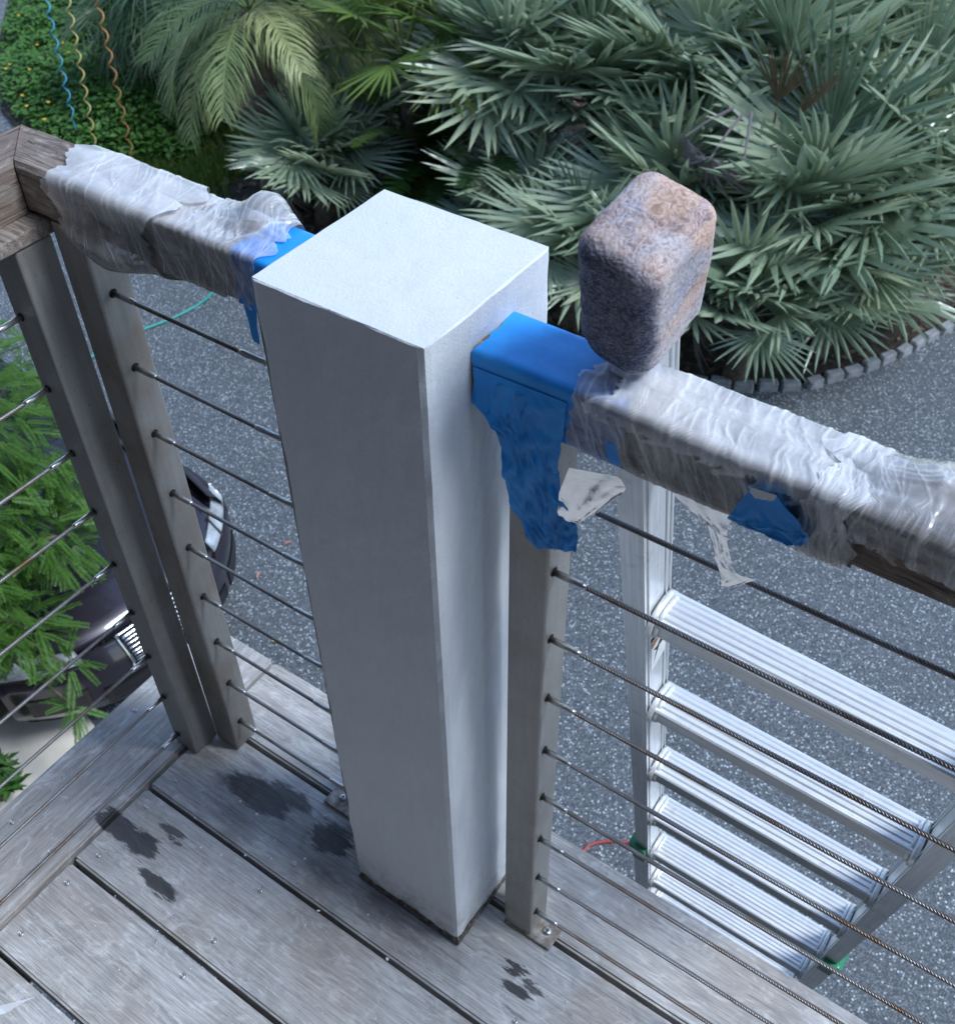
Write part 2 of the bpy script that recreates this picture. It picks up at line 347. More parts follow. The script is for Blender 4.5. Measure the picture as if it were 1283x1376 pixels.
def join(parts):
    V, F = [], []
    for v, f in parts:
        o = len(V); V += list(v); F += [tuple(i+o for i in q) for q in f]
    return V, F
def rect(lo, hi):
    x0, y0, z0 = lo; x1, y1, z1 = hi
    V = [(x0,y0,z0),(x1,y0,z0),(x1,y1,z0),(x0,y1,z0),(x0,y0,z1),(x1,y0,z1),(x1,y1,z1),(x0,y1,z1)]
    return V, [(0,3,2,1),(4,5,6,7),(0,1,5,4),(1,2,6,5),(2,3,7,6),(3,0,4,7)]
def gridfaces(nu, nv, closed_v=False):
    F = []
    for i in range(nu-1):
        for j in range(nv if closed_v else nv-1):
            j2 = (j+1) % nv; F.append((i*nv+j, i*nv+j2, (i+1)*nv+j2, (i+1)*nv+j))
    return F
def attr(me, name, vals):
    a = me.attributes.new(name, 'FLOAT', 'POINT'); a.data.foreach_set('value', [float(x) for x in vals])
def sheet_poly(name, pts, z, mat, thick=0.0):
    bm = bmesh.new(); vs = [bm.verts.new((x, y, z)) for x, y in pts]; f = bm.faces.new(vs)
    bm.normal_update()
    if f.normal.z < 0: f.normal_flip()
    if thick:
        r = bmesh.ops.extrude_face_region(bm, geom=[f])
        for v in [g for g in r['geom'] if isinstance(g, bmesh.types.BMVert)]: v.co.z += thick
        bmesh.ops.recalc_face_normals(bm, faces=bm.faces[:])
    bmesh.ops.triangulate(bm, faces=bm.faces[:])
    me = bpy.data.meshes.new(name); bm.to_mesh(me); bm.free(); return link(name, me, mat)
def inside(x, y, poly):
    c = False; n = len(poly)
    for i in range(n):
        x1, y1 = poly[i]; x2, y2 = poly[(i+1) % n]
        if (y1 > y) != (y2 > y) and x < (x2-x1)*(y-y1)/(y2-y1)+x1: c = not c
    return c

# ================================================================== SETTING: driveway, bed
struct(sheet_poly('driveway', [(-90,-70),(80,-70),(80,90),(-90,90)], G, MAT['asphalt']))
BED = [(.1,8.9),(-.45,8.0),(-.756,7.3),(-.887,6.95),(-.997,6.62),(-1.157,6.29),(-1.4,5.91),(-1.745,5.65),(-2.1,5.5),(-2.6,5.4),(-3.3,5.35),(-4.2,5.35),(-5.4,5.3),(-6.6,5.2),
       (-8.0,5.15),(-9.2,5.25),(-10.0,5.55),(-11.4,6.6),(-12.8,7.9),(-15,11),(-16,18),(-9,22),(-3.2,15.0),(-1.6,12.2),(-.3,10.4)]
def bed():
    # soil mounded a little inside its edge
    o = sheet_poly('planting_bed', BED, G, MAT['soil'], .05); return struct(o)
bed()
struct(sheet_poly('concrete_pad', [(-4.6,1.02),(-3.6,1.06),(-3.25,.96),(-2.85,.72),(-2.4,-.6),(-4.6,-.8)], G, MAT['concrete'], .02))
# granite edging: each stone a piece of its own
ed = struct(empty('garden_edging', (-1.4, 5.9, G)))
def edging():
    pts = [Vector((x, y, 0)) for x, y in BED[:14]]
    L = [0]
    for a, b in zip(pts, pts[1:]): L.append(L[-1] + (b-a).length)
    meshes = [box_mesh('stone', .15, .075, .12, .014, 1, (0,0,0), .005) for _ in range(4)]
    for m in meshes: m.materials.append(MAT['stone'])
    s = .05
    while s < L[-1] - .05:
        i = max(k for k in range(len(L)) if L[k] <= s); i = min(i, len(pts)-2)
        t = (s-L[i])/(L[i+1]-L[i]); p = pts[i].lerp(pts[i+1], t); d = (pts[i+1]-pts[i]).normalized()
        o = link('stone', random.choice(meshes), None, ed)
        o.location = Vector((p.x, p.y, G+.010)) + Vector((d.y, -d.x, 0))*(-.045) - ed.location + Vector((0, 0, random.uniform(-.008, .008)))
        o.rotation_euler = (random.uniform(-.04,.04), random.uniform(-.04,.04), math.atan2(d.y, d.x) + random.uniform(-.06,.06))
        o.scale = (random.uniform(.88, 1.02), random.uniform(.9,1.1), 1)
        s += .163
edging()

# ================================================================== DECK
XE, XO, YO, BW = -0.5974, -0.7442, 0.1378, 0.145
deck = struct(empty('deck', (0, 0, 0)))
boards = []
def deck_board(x0, x1, y0, y1, along='x'):
    L = (x1-x0) if along == 'x' else (y1-y0); Wd = (y1-y0) if along == 'x' else (x1-x0)
    bm = bmesh.new(); bmesh.ops.create_cube(bm, size=1)
    for v in bm.verts: v.co = Vector((v.co.x*L, v.co.y*Wd, v.co.z*.036))
    bmesh.ops.bevel(bm, geom=bm.edges[:], offset=.0035, segments=2, affect='EDGES')
    me = bpy.data.meshes.new('board'); bm.to_mesh(me); bm.free()
    o = link('board', me, MAT['deck'], deck, ((x0+x1)/2, (y0+y1)/2, -.018 + random.uniform(-.0012, .0008)))
    if along == 'y': o.rotation_euler.z = PI/2
    boards.append((o, along)); return o
GP = .0034
deck_board(XO, XE-GP, -2.45, YO, 'y')
deck_board(XE+GP, 2.6, GP, YO)
for k in range(16): deck_board(XE+GP, 2.6, -(k+1)*BW+GP, -k*BW-GP)
# screws in the first boards (discs sunk in countersinks)
def screw_mesh(r, h):
    V, F = [], []
    n = 12
    for rr, z in ((r*1.35, .0006), (r*1.1, -.0002), (r*.95, h), (r*.35, h), (r*.3, -.0004)):
        for k in range(n): V.append((rr*math.cos(2*PI*k/n), rr*math.sin(2*PI*k/n), z))
    for i in range(4):
        for k in range(n): F.append((i*n+k, i*n+(k+1) % n, (i+1)*n+(k+1) % n, (i+1)*n+k))
    F.append(tuple(4*n+k for k in range(n)))
    me = mesh('screw', V, F, True); me.materials.append(MAT['screw']); return me
SM = screw_mesh(.0032, .0009)
for o, al in boards[1:7]:
    cx, cy = o.location.x, o.location.y
    for jx in (-.565, -.335, .05, .45):
        for dy in (-.042, .045):
            if cy+dy > -.085 and -.25 < jx < .1 : continue
            s = link('screw', SM, None, o, (jx + random.uniform(-.008,.008) - cx, dy + random.uniform(-.004,.004), .0182))
o = boards[0][0]
for yy in (-.06, -.3, -.7):
    for dx in (-.045, .04): link('screw', SM, None, o, (yy - o.location.y, dx, .0182))
# framing below
for x in (-.66, -.3, .1, .5, .9, 1.3, 1.7, 2.1): box('joist', (x-.02, -2.4, -.24), (x+.02, .075, -.038), MAT['joist'], deck)
box('rim_joist', (-.70, .078, -.26), (2.55, .118, -.038), MAT['joist'], deck)
box('rim_joist', (-.722, -2.42, -.26), (-.684, .074, -.038), MAT['joist'], deck)
for x in (-.62, 2.3): box('support_post', (x-.07, -.12, G-.05), (x+.07, .02, -.262), MAT['joist'], deck, .006)
# unseen house behind the photographer; eave and dark walls shaped to shade the column
house = tag(empty('house', (1, -4.2, G)), 'unseen house, dark walls and deep eave added to shade the column', 'house')
MAT['housewall'] = plain('house_shade_wall', (.09,.08,.075), .9, 0, .1, 30, .3)
box('wall', (-6, -4.9, G), (9, -1.7, 2.7), MAT['housewall'], house)
box('roof', (-6.6, -5.2, 2.72), (9.6, -.62, 2.92), MAT['joist'], house)

# ================================================================== COLUMN
X0, X1, Y0, Y1, H = -.2381, -.0674, -.0776, .091, .9771
def column():
    t = tag(empty('column', ((X0+X1)/2, (Y0+Y1)/2, 0)), 'square white painted stucco column with flat top standing on the deck', 'column')
    sx, sy = X1-X0, Y1-Y0
    V, F = [], []; nz_ = 90; per = 96; rc = .0022
    def prof(s):   # s in 0..per around the square
        side = int(s // (per/4)); f = (s % (per/4))/(per/4)
        hx, hy = sx/2, sy/2
        return [(-hx+2*hx*f, -hy), (hx, -hy+2*hy*f), (hx-2*hx*f, hy), (-hx, hy-2*hy*f)][side]
    zb = .019
    for i in range(nz_):
        z = zb + (H-zb)*i/(nz_-1)
        for j in range(per):
            x, y = prof(j)
            d = .0014*noise.noise(Vector((x*22, y*22, z*16))) + .0007*noise.noise(Vector((x*80, y*80, z*60)))
            corner = (j % (per//4) == 0)
            k = 1 - (.0016/.085 if corner else 0) + d/.085
            if i == 0: k -= .004
            zz = z + (.012*noise.noise(Vector((x*60, y*60, 3))) if i == 0 else 0)
            V.append((x*k, y*k, zz))
    F += gridfaces(nz_, per, True)
    # top: bevel ring then cap grid as fan rings
    base = (nz_-1)*per
    for q, ring in enumerate((.985, .7, .4, .1)):
        for j in range(per):
            x, y = prof(j); x *= ring; y *= ring
            V.append((x, y, H + .0012 + .0006*noise.noise(Vector((x*40, y*40, 9)))))
        o0 = base if q == 0 else len(V)-2*per
        for j in range(per): F.append((o0+j, o0+(j+1) % per, len(V)-per+(j+1) % per, len(V)-per+j))
    F.append(tuple(len(V)-per+j for j in range(per)))
    obj('shaft', V, F, MAT['column'], t, False)
    V, F = [], []
    for i, (z, k) in enumerate(((0.0005, .99), (.006, 1.012), (.013, .975), (.02, .94))):
        for j in range(per):
            x, y = prof(j); kk = k + .016*noise.noise(Vector((x*110, y*110, z*90)))
            V.append((x*kk, y*kk, z + .003*noise.noise(Vector((x*90, y*90, 1+i)))*(i > 0)))
    F = gridfaces(4, per, True); obj('mortar_bed', V, F, MAT['mortar'], t)
column()

# ================================================================== CABLE RAILINGS
RY0, RY1, RZ, RB = -.0214, .0403, .9454, .8916
PS = .042; PY0 = -.0135; PYC = PY0 + PS/2
CZ = [.815 - .0945*k for k in range(9)]
def rope_mesh(length, r=.0027, pitch=.02):
    lobes, per = 6, 24; step = .0026; n = int(length/step); V = []
    for i in range(n+1):
        x = length*i/n; tw = 2*PI*x/pitch
        for k in range(per):
            th = 2*PI*k/per; rr = r*(.66 + .34*abs(math.cos(lobes/2*th))) 
            V.append((x, rr*math.cos(th+tw), rr*math.sin(th+tw)))
    return mesh('cable', V, gridfaces(n+1, per, True), True)
def rod_mesh(length, r, name='end_fitting'):
    V, F = tube([(0,0,0), (length*.86,0,0), (length,0,0)], [r, r, r*.75], 10); return mesh(name, V, F, True)
FIT = rod_mesh(.034, .0034); FIT.materials.append(MAT['fitting'])
def hole_mesh():
    n = 10; V = [(0, .0052*math.cos(2*PI*k/n), .0052*math.sin(2*PI*k/n)) for k in range(n)]
    m = mesh('hole', V, [tuple(range(n))]); m.materials.append(MAT['hole']); return m
HOLE = hole_mesh()
def post(parent, x0, y0, h=RB, name='post', size=PS, lean=0.0):
    me = box_mesh(name, size, size, h, .0032, 3)
    o = link(name, me, MAT['steel'], parent, Vector((x0+size/2+lean*h/2, y0+size/2, h/2+.001)) - parent.location); o.rotation_euler.y = lean
    return o
def base_plate(parent, x0, x1, y0, y1, sx):
    p = link('base_plate', box_mesh('base_plate', x1-x0, y1-y0, .005, .0008, 1), MAT['plate'], parent, Vector(((x0+x1)/2, (y0+y1)/2, .0028)) - parent.location)
    V, F = [], []
    n = 16
    for r, z in ((.0062, .0), (.0062, .0012), (.0045, .0028), (.0016, .0031)):
        for k in range(n): V.append((r*math.cos(2*PI*k/n), r*math.sin(2*PI*k/n), z))
    F = gridfaces(4, n, True) + [tuple(3*n+k for k in range(n))]
    s = obj('screw', V, F, MAT['fitting'], p, True, (sx-(x0+x1)/2, .002, .0025))
    bx = join([rect((-.0032,-.0006,.0029), (.0032,.0006,.0033)), rect((-.0006,-.0032,.0029), (.0006,.0032,.00335))])
    obj('screw_slot', bx[0], bx[1], MAT['hole'], p, False, (sx-(x0+x1)/2, .002, .0025))
    return p
def cables(parent, start, direction, length, end_fit=True, zs=CZ, fit=True, lean=0.0):
    """direction: 'x' (+X) or 'y' (-Y)"""
    me = rope_mesh(length); me.materials.append(MAT['cable'])
    for k, z in enumerate(zs):
        o = link('cable', me, None, parent, Vector((start[0]+lean*z, start[1], z)) - parent.location)
        if direction == 'y': o.rotation_euler.z = -PI/2
        o.rotation_euler.x = random.uniform(0, 6)
        if fit:
            link('end_fitting', FIT, None, o, (0,0,0)); link('hole', HOLE, None, o, (.0006,0,0))
        if end_fit:
            f = link('end_fitting', FIT, None, o, (length,0,0)); f.rotation_euler.z = PI
        if length > 1: continue
def railbar(parent, lo, hi, name='handrail', along='x'):
    lo, hi = Vector(lo), Vector(hi); s = hi-lo
    L, Wd = (s.x, s.y) if along == 'x' else (s.y, s.x)
    nL = max(20, int(L/.01)); prof = []
    hw, hh = Wd/2, s.z/2; b = .004
    pr = []
    for (x, y, ax, ay) in ((-hw, -hh, 1, 0), (hw, -hh, 0, 1), (hw, hh, -1, 0), (-hw, hh, 0, -1)):
        # chamfered corners, 4 subdivisions along each side
        nx, ny = {(1,0): (2*hw, 0), (0,1): (0, 2*hh), (-1,0): (-2*hw, 0), (0,-1): (0, -2*hh)}[(ax, ay)]
        LL = abs(nx)+abs(ny)
        for f in (b/LL, .25, .5, .75, 1-b/LL): pr.append((x+nx*f, y+ny*f))
    V = []
    for i in range(nL+1):
        x = -L/2 + L*i/nL
        for (y, z) in pr:
            d = .0011*noise.noise(Vector((x*9, y*60, z*60+L))) + .0007*noise.noise(Vector((x*40, y*200, z*200)))
            V.append((x, y*(1+d/.03), z*(1+d/.03)))
    n = len(pr); F = gridfaces(nL+1, n, True) + [tuple(range(n-1,-1,-1)), tuple(nL*n+k for k in range(n))]
    o = obj(name, V, F, MAT['rail'], parent, False, (lo+hi)/2 - parent.location)
    if along == 'y': o.rotation_euler.z = PI/2
    return o
# right section
rr = tag(empty('cable_railing', (0, 0, 0)), 'cable railing with wooden handrail running past the ladder, right side of column', 'railing', 'cable railing sections round the deck')
rr['label'] = 'cable railing section in front of the aluminium ladder'
railbar(rr, (X1-.001, RY0, RB), (1.6, RY1, RZ))
post(rr, -.037, PY0); base_plate(rr, -.036, .036, PY0-.002, PY0+.034, .0205)
post(rr, 1.3, PY0)
cables(rr, (.005, PYC-.010, 0), 'x', 1.295)
# section between the corner and the column
rl = tag(empty('cable_railing', (-.42, 0, 0)), 'short cable railing section between the corner posts and the white column', 'railing', 'cable railing sections round the deck')
XC = -.62   # corner mitre
post(rl, -.5685, -.0225, size=.044, lean=-.012); post(rl, -.312, PY0); base_plate(rl, -.357, -.275, PY0-.002, PY0+.034, -.336)
cables(rl, (-.5245, PYC-.012, 0), 'x', .2125, lean=-.012)
# section along the deck's other side
rs_ = tag(empty('cable_railing', (-.62, -.4, 0)), 'cable railing section along the grey edge board beside the feathery tree', 'railing', 'cable railing sections round the deck')
post(rs_, -.6165, -.0640, .873, size=.0455, lean=-.020); post(rs_, -.6365, -1.6, .873)
cables(rs_, (-.603, -.0642, 0), 'y', 1.494, zs=[z-.028 for z in CZ], lean=-.020)
def mitred(parent, name, quad, z0, z1, along):
    """handrail with one mitred end; quad: four (x, y) corners, first two the mitred end"""
    (a, b, c, d) = [Vector((*q, 0)) for q in quad]
    o = Vector(((a.x+c.x)/2, (a.y+c.y)/2, (z0+z1)/2)); V = []; nL = 60
    h = (z1-z0)/2
    ring = [(0, -h), (.1, -h), (.5, -h), (.9, -h), (1, -h+.004), (1, -h*.35), (1, h*.3), (1, h-.004), (.94, h), (.5, h), (.06, h), (0, h-.004), (0, h*.3), (0, -h*.35), (0, -h+.004)]
    for i in range(nL+1):
        t = i/nL; p = a.lerp(d, t); q = b.lerp(c, t)
        for (f, z) in ring:
            P = p.lerp(q, f); e = .0012*noise.noise(Vector((P.x*14, P.y*14, z*70))) + .0012*noise.noise(Vector((P.x*60, P.y*60, z*160)))
            V.append((P.x-o.x, P.y-o.y, z + e*(1 if z > 0 else -1)))
    n = len(ring); F = gridfaces(nL+1, n, True) + [tuple(range(n-1,-1,-1)), tuple(nL*n+k for k in range(n))]
    if along == 'y': V = [(-y, x, z) if False else (y, -x, z) for x, y, z in V]
    ob = obj(name, V, F, MAT['rail'], parent, False, o - parent.location)
    if along == 'y': ob.rotation_euler.z = PI/2
    return ob
XI, XOUT = -.611, -.677                     # inner / outer corner x of the handrails
mitred(rl, 'handrail', [(XOUT+.001, RY1), (XI+.001, RY0), (X0+.001, RY0), (X0+.001, RY1)], RB, RZ, 'x')
mitred(rs_, 'handrail', [(XI, RY0-.001), (XOUT, RY1-.001), (XOUT, -1.75), (XI, -1.75)], RB-.001, RZ-.001, 'y')

box('subrail', (-.668, -1.75, .8745), (-.586, .0, RB-.0015), MAT['rail'], rs_, .002)

# ================================================================== LADDER
P0 = Vector((.0184, .222, .4464)); LA = Vector((.0552, -.2972, .9548)).normalized(); LX = Vector((1, 0, 0)); LX = (LX - LA*LX.dot(LA)).normalized(); LN = LA.cross(LX); LWID = .385
lad_s0 = -(P0.z - G)/LA.z
ladder = tag(empty('extension_ladder', P0 + LA*lad_s0), 'aluminium extension ladder with ridged rungs leaning on the handrail', 'ladder')
LM = Matrix(((LX.x, LN.x, LA.x, P0.x), (LX.y, LN.y, LA.y, P0.y), (LX.z, LN.z, LA.z, P0.z), (0,0,0,1)))   # local x rung, y outward normal, z up the ladder
def lpart(name, V, F, mat, smooth=False, parent=None):
    me = mesh(name, V, F, smooth); o = link(name, me, mat); o.parent = parent or ladder
    if parent is None: o.matrix_parent_inverse = Matrix.Translation(-ladder.location); o.matrix_basis = LM
    return o
def stile(side, z0, z1, yo=0.0, name='stile', wx=.026, dy=.062):
    s = -1 if side == 0 else 1; xi = 0 if side == 0 else LWID
    # channel: web facing the rungs, two flanges pointing away, ribs on the web
    web = rect((min(xi, xi+s*.004), yo-dy/2, z0), (max(xi, xi+s*.004), yo+dy/2, z1))
    parts = [web]
    for y in (-dy/2, dy/2-.004): parts.append(rect((min(xi+s*.004, xi+s*wx), yo+y, z0), (max(xi+s*.004, xi+s*wx), yo+y+.004, z1)))
    for y in (-dy/2, -dy/2+.010, dy/2-.013, dy/2-.003): parts.append(rect((min(xi, xi-s*.002), yo+y, z0+.001), (max(xi, xi-s*.002), yo+y+.003, z1-.001)))
    V, F = join(parts); return lpart(name, V, F, MAT['aluz'])
FLYZ = -1.16                                  # lower end of the upper (fly) section
for sd_ in (0, 1):
    stile(sd_, FLYZ, .585, 0.0)
    stile(sd_, lad_s0, FLYZ-.004, .004, 'stile', .034, .068)
def rung(k):
    s = -k*.3048 + (.065 if k < 0 else 0); L = LWID
    pr = []
    # D profile in (y, z): ridged tread on top tilted level, rounded underside
    tilt = .30
    tw, th = .057, .034
    nr = 6
    for i in range(nr*4+1):
        f = i/(nr*4); y = -tw/2 + tw*f; z = th*.5 + (.0016 if (i % 4) in (1, 2) else 0.0) - .003*(2*f-1)**2
        pr.append((y, z))
    for i in range(1, 10):
        a = PI*i/10; pr.append((tw/2*math.cos(a), -th*.1 - th*.42*math.sin(a)))
    c, sn = math.cos(tilt), math.sin(tilt)
    pr = [(y*c + z*sn, -y*sn + z*c) for y, z in pr]
    V = []
    for x in (.002, L-.002):
        for y, z in pr: V.append((x, y, z + s + .016))
    n = len(pr); F = [(i, i+n, (i+1) % n+n, (i+1) % n) for i in range(n)]
    r = lpart('rung', V, F, MAT['alux'])
    # end collars (sub-parts) in the rung's own frame
    for x0, x1, sc in ((.0025, .010, 1.22), (L-.010, L-.0025, 1.22), (.011, .016, 1.1), (L-.016, L-.011, 1.1)):
        V = []
        m = 20
        for x in (x0, x1):
            for q in range(m):
                a = 2*PI*q/m; y = .029*sc*math.cos(a)*1.0; z = .021*sc*math.sin(a)
                y, z = y*c + z*sn, -y*sn + z*c; V.append((x, y, z + s + .016))
        F = gridfaces(2, m, True) + [tuple(range(m-1,-1,-1)), tuple(m+q for q in range(m))]
        link('rung_collar', mesh('rung_collar', V, F, True), MAT['aluz'], r)
for k in range(-1, 14): rung(k)
# green plastic guides where the two sections meet, and shoes on the ground
for sd_ in (0, 1):
    s = -1 if sd_ == 0 else 1; xi = 0 if sd_ == 0 else LWID
    a, b = sorted((xi+s*.027, xi+s*.052)); c, d = sorted((xi+s*.002, xi+s*.030))
    V, F = join([rect((a, -.02, FLYZ-.115), (b-.006, .03, FLYZ-.07)), rect((c, -.040, FLYZ-.07), (d, -.0305, FLYZ+.03))]); lpart('rail_guide', V, F, MAT['green_plastic'])
    V, F = rect((c-.006, -.045, lad_s0-.0), (d+.006, .045, lad_s0+.06)); lpart('shoe', V, F, MAT['green_plastic'])
# sticker with black arrow on the inner face of the left stile, below the top visible rung
V, F = rect((.0023, -.018, -.135), (.0028, .018, -.045)); stk = lpart('sticker', V, F, MAT['sticker'])
V = [(.0033, -.014, -.12), (.0033, .002, -.085), (.0033, .014, -.09), (.0033, .006, -.075), (.0033, .015, -.055), (.0033, -.002, -.08), (.0033, -.012, -.075), (.0033, -.004, -.09)]
link('arrow_mark', mesh('arrow_mark', V, [tuple(range(8))]), MAT['black'], stk)
V, F = rect((.0029, -.017, -.062), (.0034, .0, -.048)); link('orange_mark', mesh('orange_mark', V, F), MAT['orange'], stk)

# terry-cloth mitt over the top of the left stile
def mitt():
    q0 = Vector((.0113, .0131, .9544)); R3 = Matrix(((.98044,.11951,.15635), (-.05695,.93281,-.35585), (-.18837,.33999,.92137)))
    dim = Vector((.0522+.011, .0652+.016, .1384-.014)); ctr = q0 + R3 @ Vector((.0261, .0336, .0785))
    o = empty('ladder_mitt', ctr + Vector((0,0,0)))
    bm = bmesh.new(); bmesh.ops.create_cube(bm, size=1); bmesh.ops.subdivide_edges(bm, edges=bm.edges[:], cuts=104, use_grid_fill=True)
    rad = .0165; h = dim/2; fold = []
    for v in bm.verts:
        p = Vector((v.co.x*dim.x, v.co.y*dim.y, v.co.z*dim.z))
        # taper towards the bottom, bulge sides
        inner = Vector((max(-h.x+rad, min(h.x-rad, p.x)), max(-h.y+rad, min(h.y-rad, p.y)), max(-h.z+rad, min(h.z-rad, p.z))))
        d = p - inner
        if d.length > 1e-6: n = d.normalized()
        else: n = Vector((0,0,1))
        if d.length > 0: p = inner + n*rad
        tz = (p.z/h.z)                                   # -1 .. 1
        big = .0022*noise.noise(p*20) + .0010*noise.noise(p*50 + Vector((4,1,2)))
        q = p*1.0; wv = noise.noise_vector(p*95)
        rid = 1 - abs(noise.noise(Vector((q.x*340, q.y*340, q.z*560)) + wv*1.3))*2.3
        rid2 = noise.noise(p*640)
        nap = max(0, min(1, .5*rid + .35 + .22*rid2)); fold.append(nap)
        p += n*(big + .0007*nap)
        k = 1.0 + .025*tz; p.x *= k; p.y *= k
        v.co = p
    me = bpy.data.meshes.new('cover'); bm.to_mesh(me); bm.free(); attr(me, 'fold', fold)
    me.polygons.foreach_set('use_smooth', [True]*len(me.polygons))
    tag(o, 'stained blue-grey and tan terry cloth mitt over the ladder top', 'ladder mitt')
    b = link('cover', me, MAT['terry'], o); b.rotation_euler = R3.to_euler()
    # stitched band round the open lower end
    V = []; n = 40
    for z, k in ((-h.z-.004, .93), (-h.z+.004, .985), (-h.z+.012, .98)):
        for i in range(n):
            a = 2*PI*i/n; cx = abs(math.cos(a))**.5*math.copysign(1, math.cos(a)); sy = abs(math.sin(a))**.5*math.copysign(1, math.sin(a))
            V.append((h.x*k*cx*.95, h.y*k*sy*.95, z + .001*noise.noise(Vector((cx*9, sy*9, z*300)))))
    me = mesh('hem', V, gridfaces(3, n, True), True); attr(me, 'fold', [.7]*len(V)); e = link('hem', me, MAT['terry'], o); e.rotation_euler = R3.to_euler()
mitt()

# ================================================================== TAPE AND PLASTIC ON THE HANDRAIL
def rail_ring(n=64):
    """points round the handrail section (y, z) with outward normals, starting at the back bottom"""
    hw, hh = (RY1-RY0)/2, (RZ-RB)/2; cy, cz = (RY0+RY1)/2, (RB+RZ)/2; r = .0032; out = []
    for i in range(n):
        a = 2*PI*i/n + PI/4*0
        c, s = math.cos(a), math.sin(a); m = max(abs(c)/hw, abs(s)/hh); y, z = c/m, s/m
        iy, iz = max(-hw+r, min(hw-r, y)), max(-hh+r, min(hh-r, z)); d = Vector((y-iy, z-iz))
        nrm = d.normalized() if d.length > 1e-7 else Vector((c, s)).normalized()
        p = Vector((iy, iz)) + nrm*r
        out.append((cy+p.x, cz+p.y, nrm.x, nrm.y))
    return out
def rail_sleeve(name, x0, x1, off, amp, freq, mat, label, cat, nu=230, nv=150, seed=0.0, slant=.35, ragged=.02, bulge=None, group=None, tape=False, lines=60, arc=None, milk=0.0):
    """a sheet wound round the handrail; its creases are ridges along random slanted lines on the unrolled sheet"""
    ring = rail_ring(nv); ctr = Vector(((x0+x1)/2, (RY0+RY1)/2, (RB+RZ)/2)); rng = np.random.RandomState(int(seed*10)+1)
    per = [0.0]
    for k in range(nv-1): per.append(per[-1] + math.hypot(ring[k+1][0]-ring[k][0], ring[k+1][1]-ring[k][1]))
    per = np.array(per); PL = per[-1]*nv/(nv-1)
    A = 2*np.pi*np.arange(nv)/nv
    e0 = np.array([ragged*noise.noise(Vector((math.cos(a)*1.6, math.sin(a)*1.6, seed+3))) + .25*ragged*noise.noise(Vector((math.cos(a)*6, math.sin(a)*6, seed+5))) for a in A])
    e1 = np.array([ragged*noise.noise(Vector((math.cos(a)*1.6, math.sin(a)*1.6, seed+9))) + .25*ragged*noise.noise(Vector((math.cos(a)*6, math.sin(a)*6, seed+7))) for a in A])
    t = np.linspace(0, 1, nu)[:, None]; Xg = (x0+e0)[None, :] + ((x1+e1)-(x0+e0))[None, :]*t; Pg = np.broadcast_to(per[None, :], Xg.shape)
    wob = np.array([[noise.noise(Vector((x*26, math.cos(a)*1.5, math.sin(a)*1.5 + seed))) for a in A] for x in np.linspace(x0, x1, nu)])
    wob2 = np.array([[noise.noise(Vector((x*75, math.cos(a)*4, math.sin(a)*4 + seed))) for a in A] for x in np.linspace(x0, x1, nu)])
    ridge = np.zeros_like(Xg)
    wide = np.zeros_like(Xg); lean0 = rng.normal(.5, .25)*slant
    for q in range(0 if tape else lines*4):
        big_ = q % 5 == 0
        cx = rng.uniform(x0, x1); cp = rng.uniform(0, PL); sl = lean0 + slant*rng.normal(0, .55 if big_ else .3); ln = rng.uniform(.02, .07) if not big_ else rng.uniform(.05, .12); h = rng.uniform(.15, .7)
        wd = rng.uniform(.0016, .0038) if big_ else rng.uniform(.0004, .0009)
        dp = (Pg - cp + PL/2) % PL - PL/2
        dx = Xg - cx - sl*dp - .006*wob - rng.normal()*dp*dp*2
        g_ = h*np.exp(-(dx/wd)**2)*np.exp(-(dp/ln)**4)
        if big_: wide = np.maximum(wide, g_)
        else: ridge = np.maximum(ridge, g_)
    D = off + amp*(.20*ridge + .55*wide + .40*(wob+.5) + .10*wob2)
    if bulge:
        B = np.array([[bulge(x, a) for a in A] for x in np.linspace(x0, x1, nu)]); D = D + B*(.9 + .35*wob)
    else: B = np.zeros_like(Xg)
    D = np.maximum(D, off*.6)
    R4 = np.array(ring)
    Y = R4[None, :, 0] + R4[None, :, 2]*D; Z = R4[None, :, 1] + R4[None, :, 3]*D
    V = np.stack([Xg-ctr.x, Y-ctr.y, Z-ctr.z], -1).reshape(-1, 3)
    fold = np.clip(.75*ridge + .35*wide + .20*np.clip(wob+.2, 0, 1) + 6*B + milk*np.clip(.08 + 1.0*np.sin(A)[None, :] + .5*wob, 0, 1), 0, 1).reshape(-1)
    FF = gridfaces(nu, nv, True)
    if arc:      # keep only part of the turn, with an uneven hem
        def keep(f):
            i, j = divmod(f[0], nv); a = A[j]; w_ = .25*noise.noise(Vector((i*.06, seed, 2))) + .08*noise.noise(Vector((i*.3, seed, 7)))
            return (a < arc[1] + w_) or (a > arc[0] + 2*PI + w_)
        FF = [f for f in FF if keep(f)]
    me = mesh(name, V.tolist(), FF, True); attr(me, 'fold', fold)
    return tag(link(name, me, mat, None, ctr), label, cat, group)
def gauss(x, c, s): return math.exp(-((x-c)/s)**2)
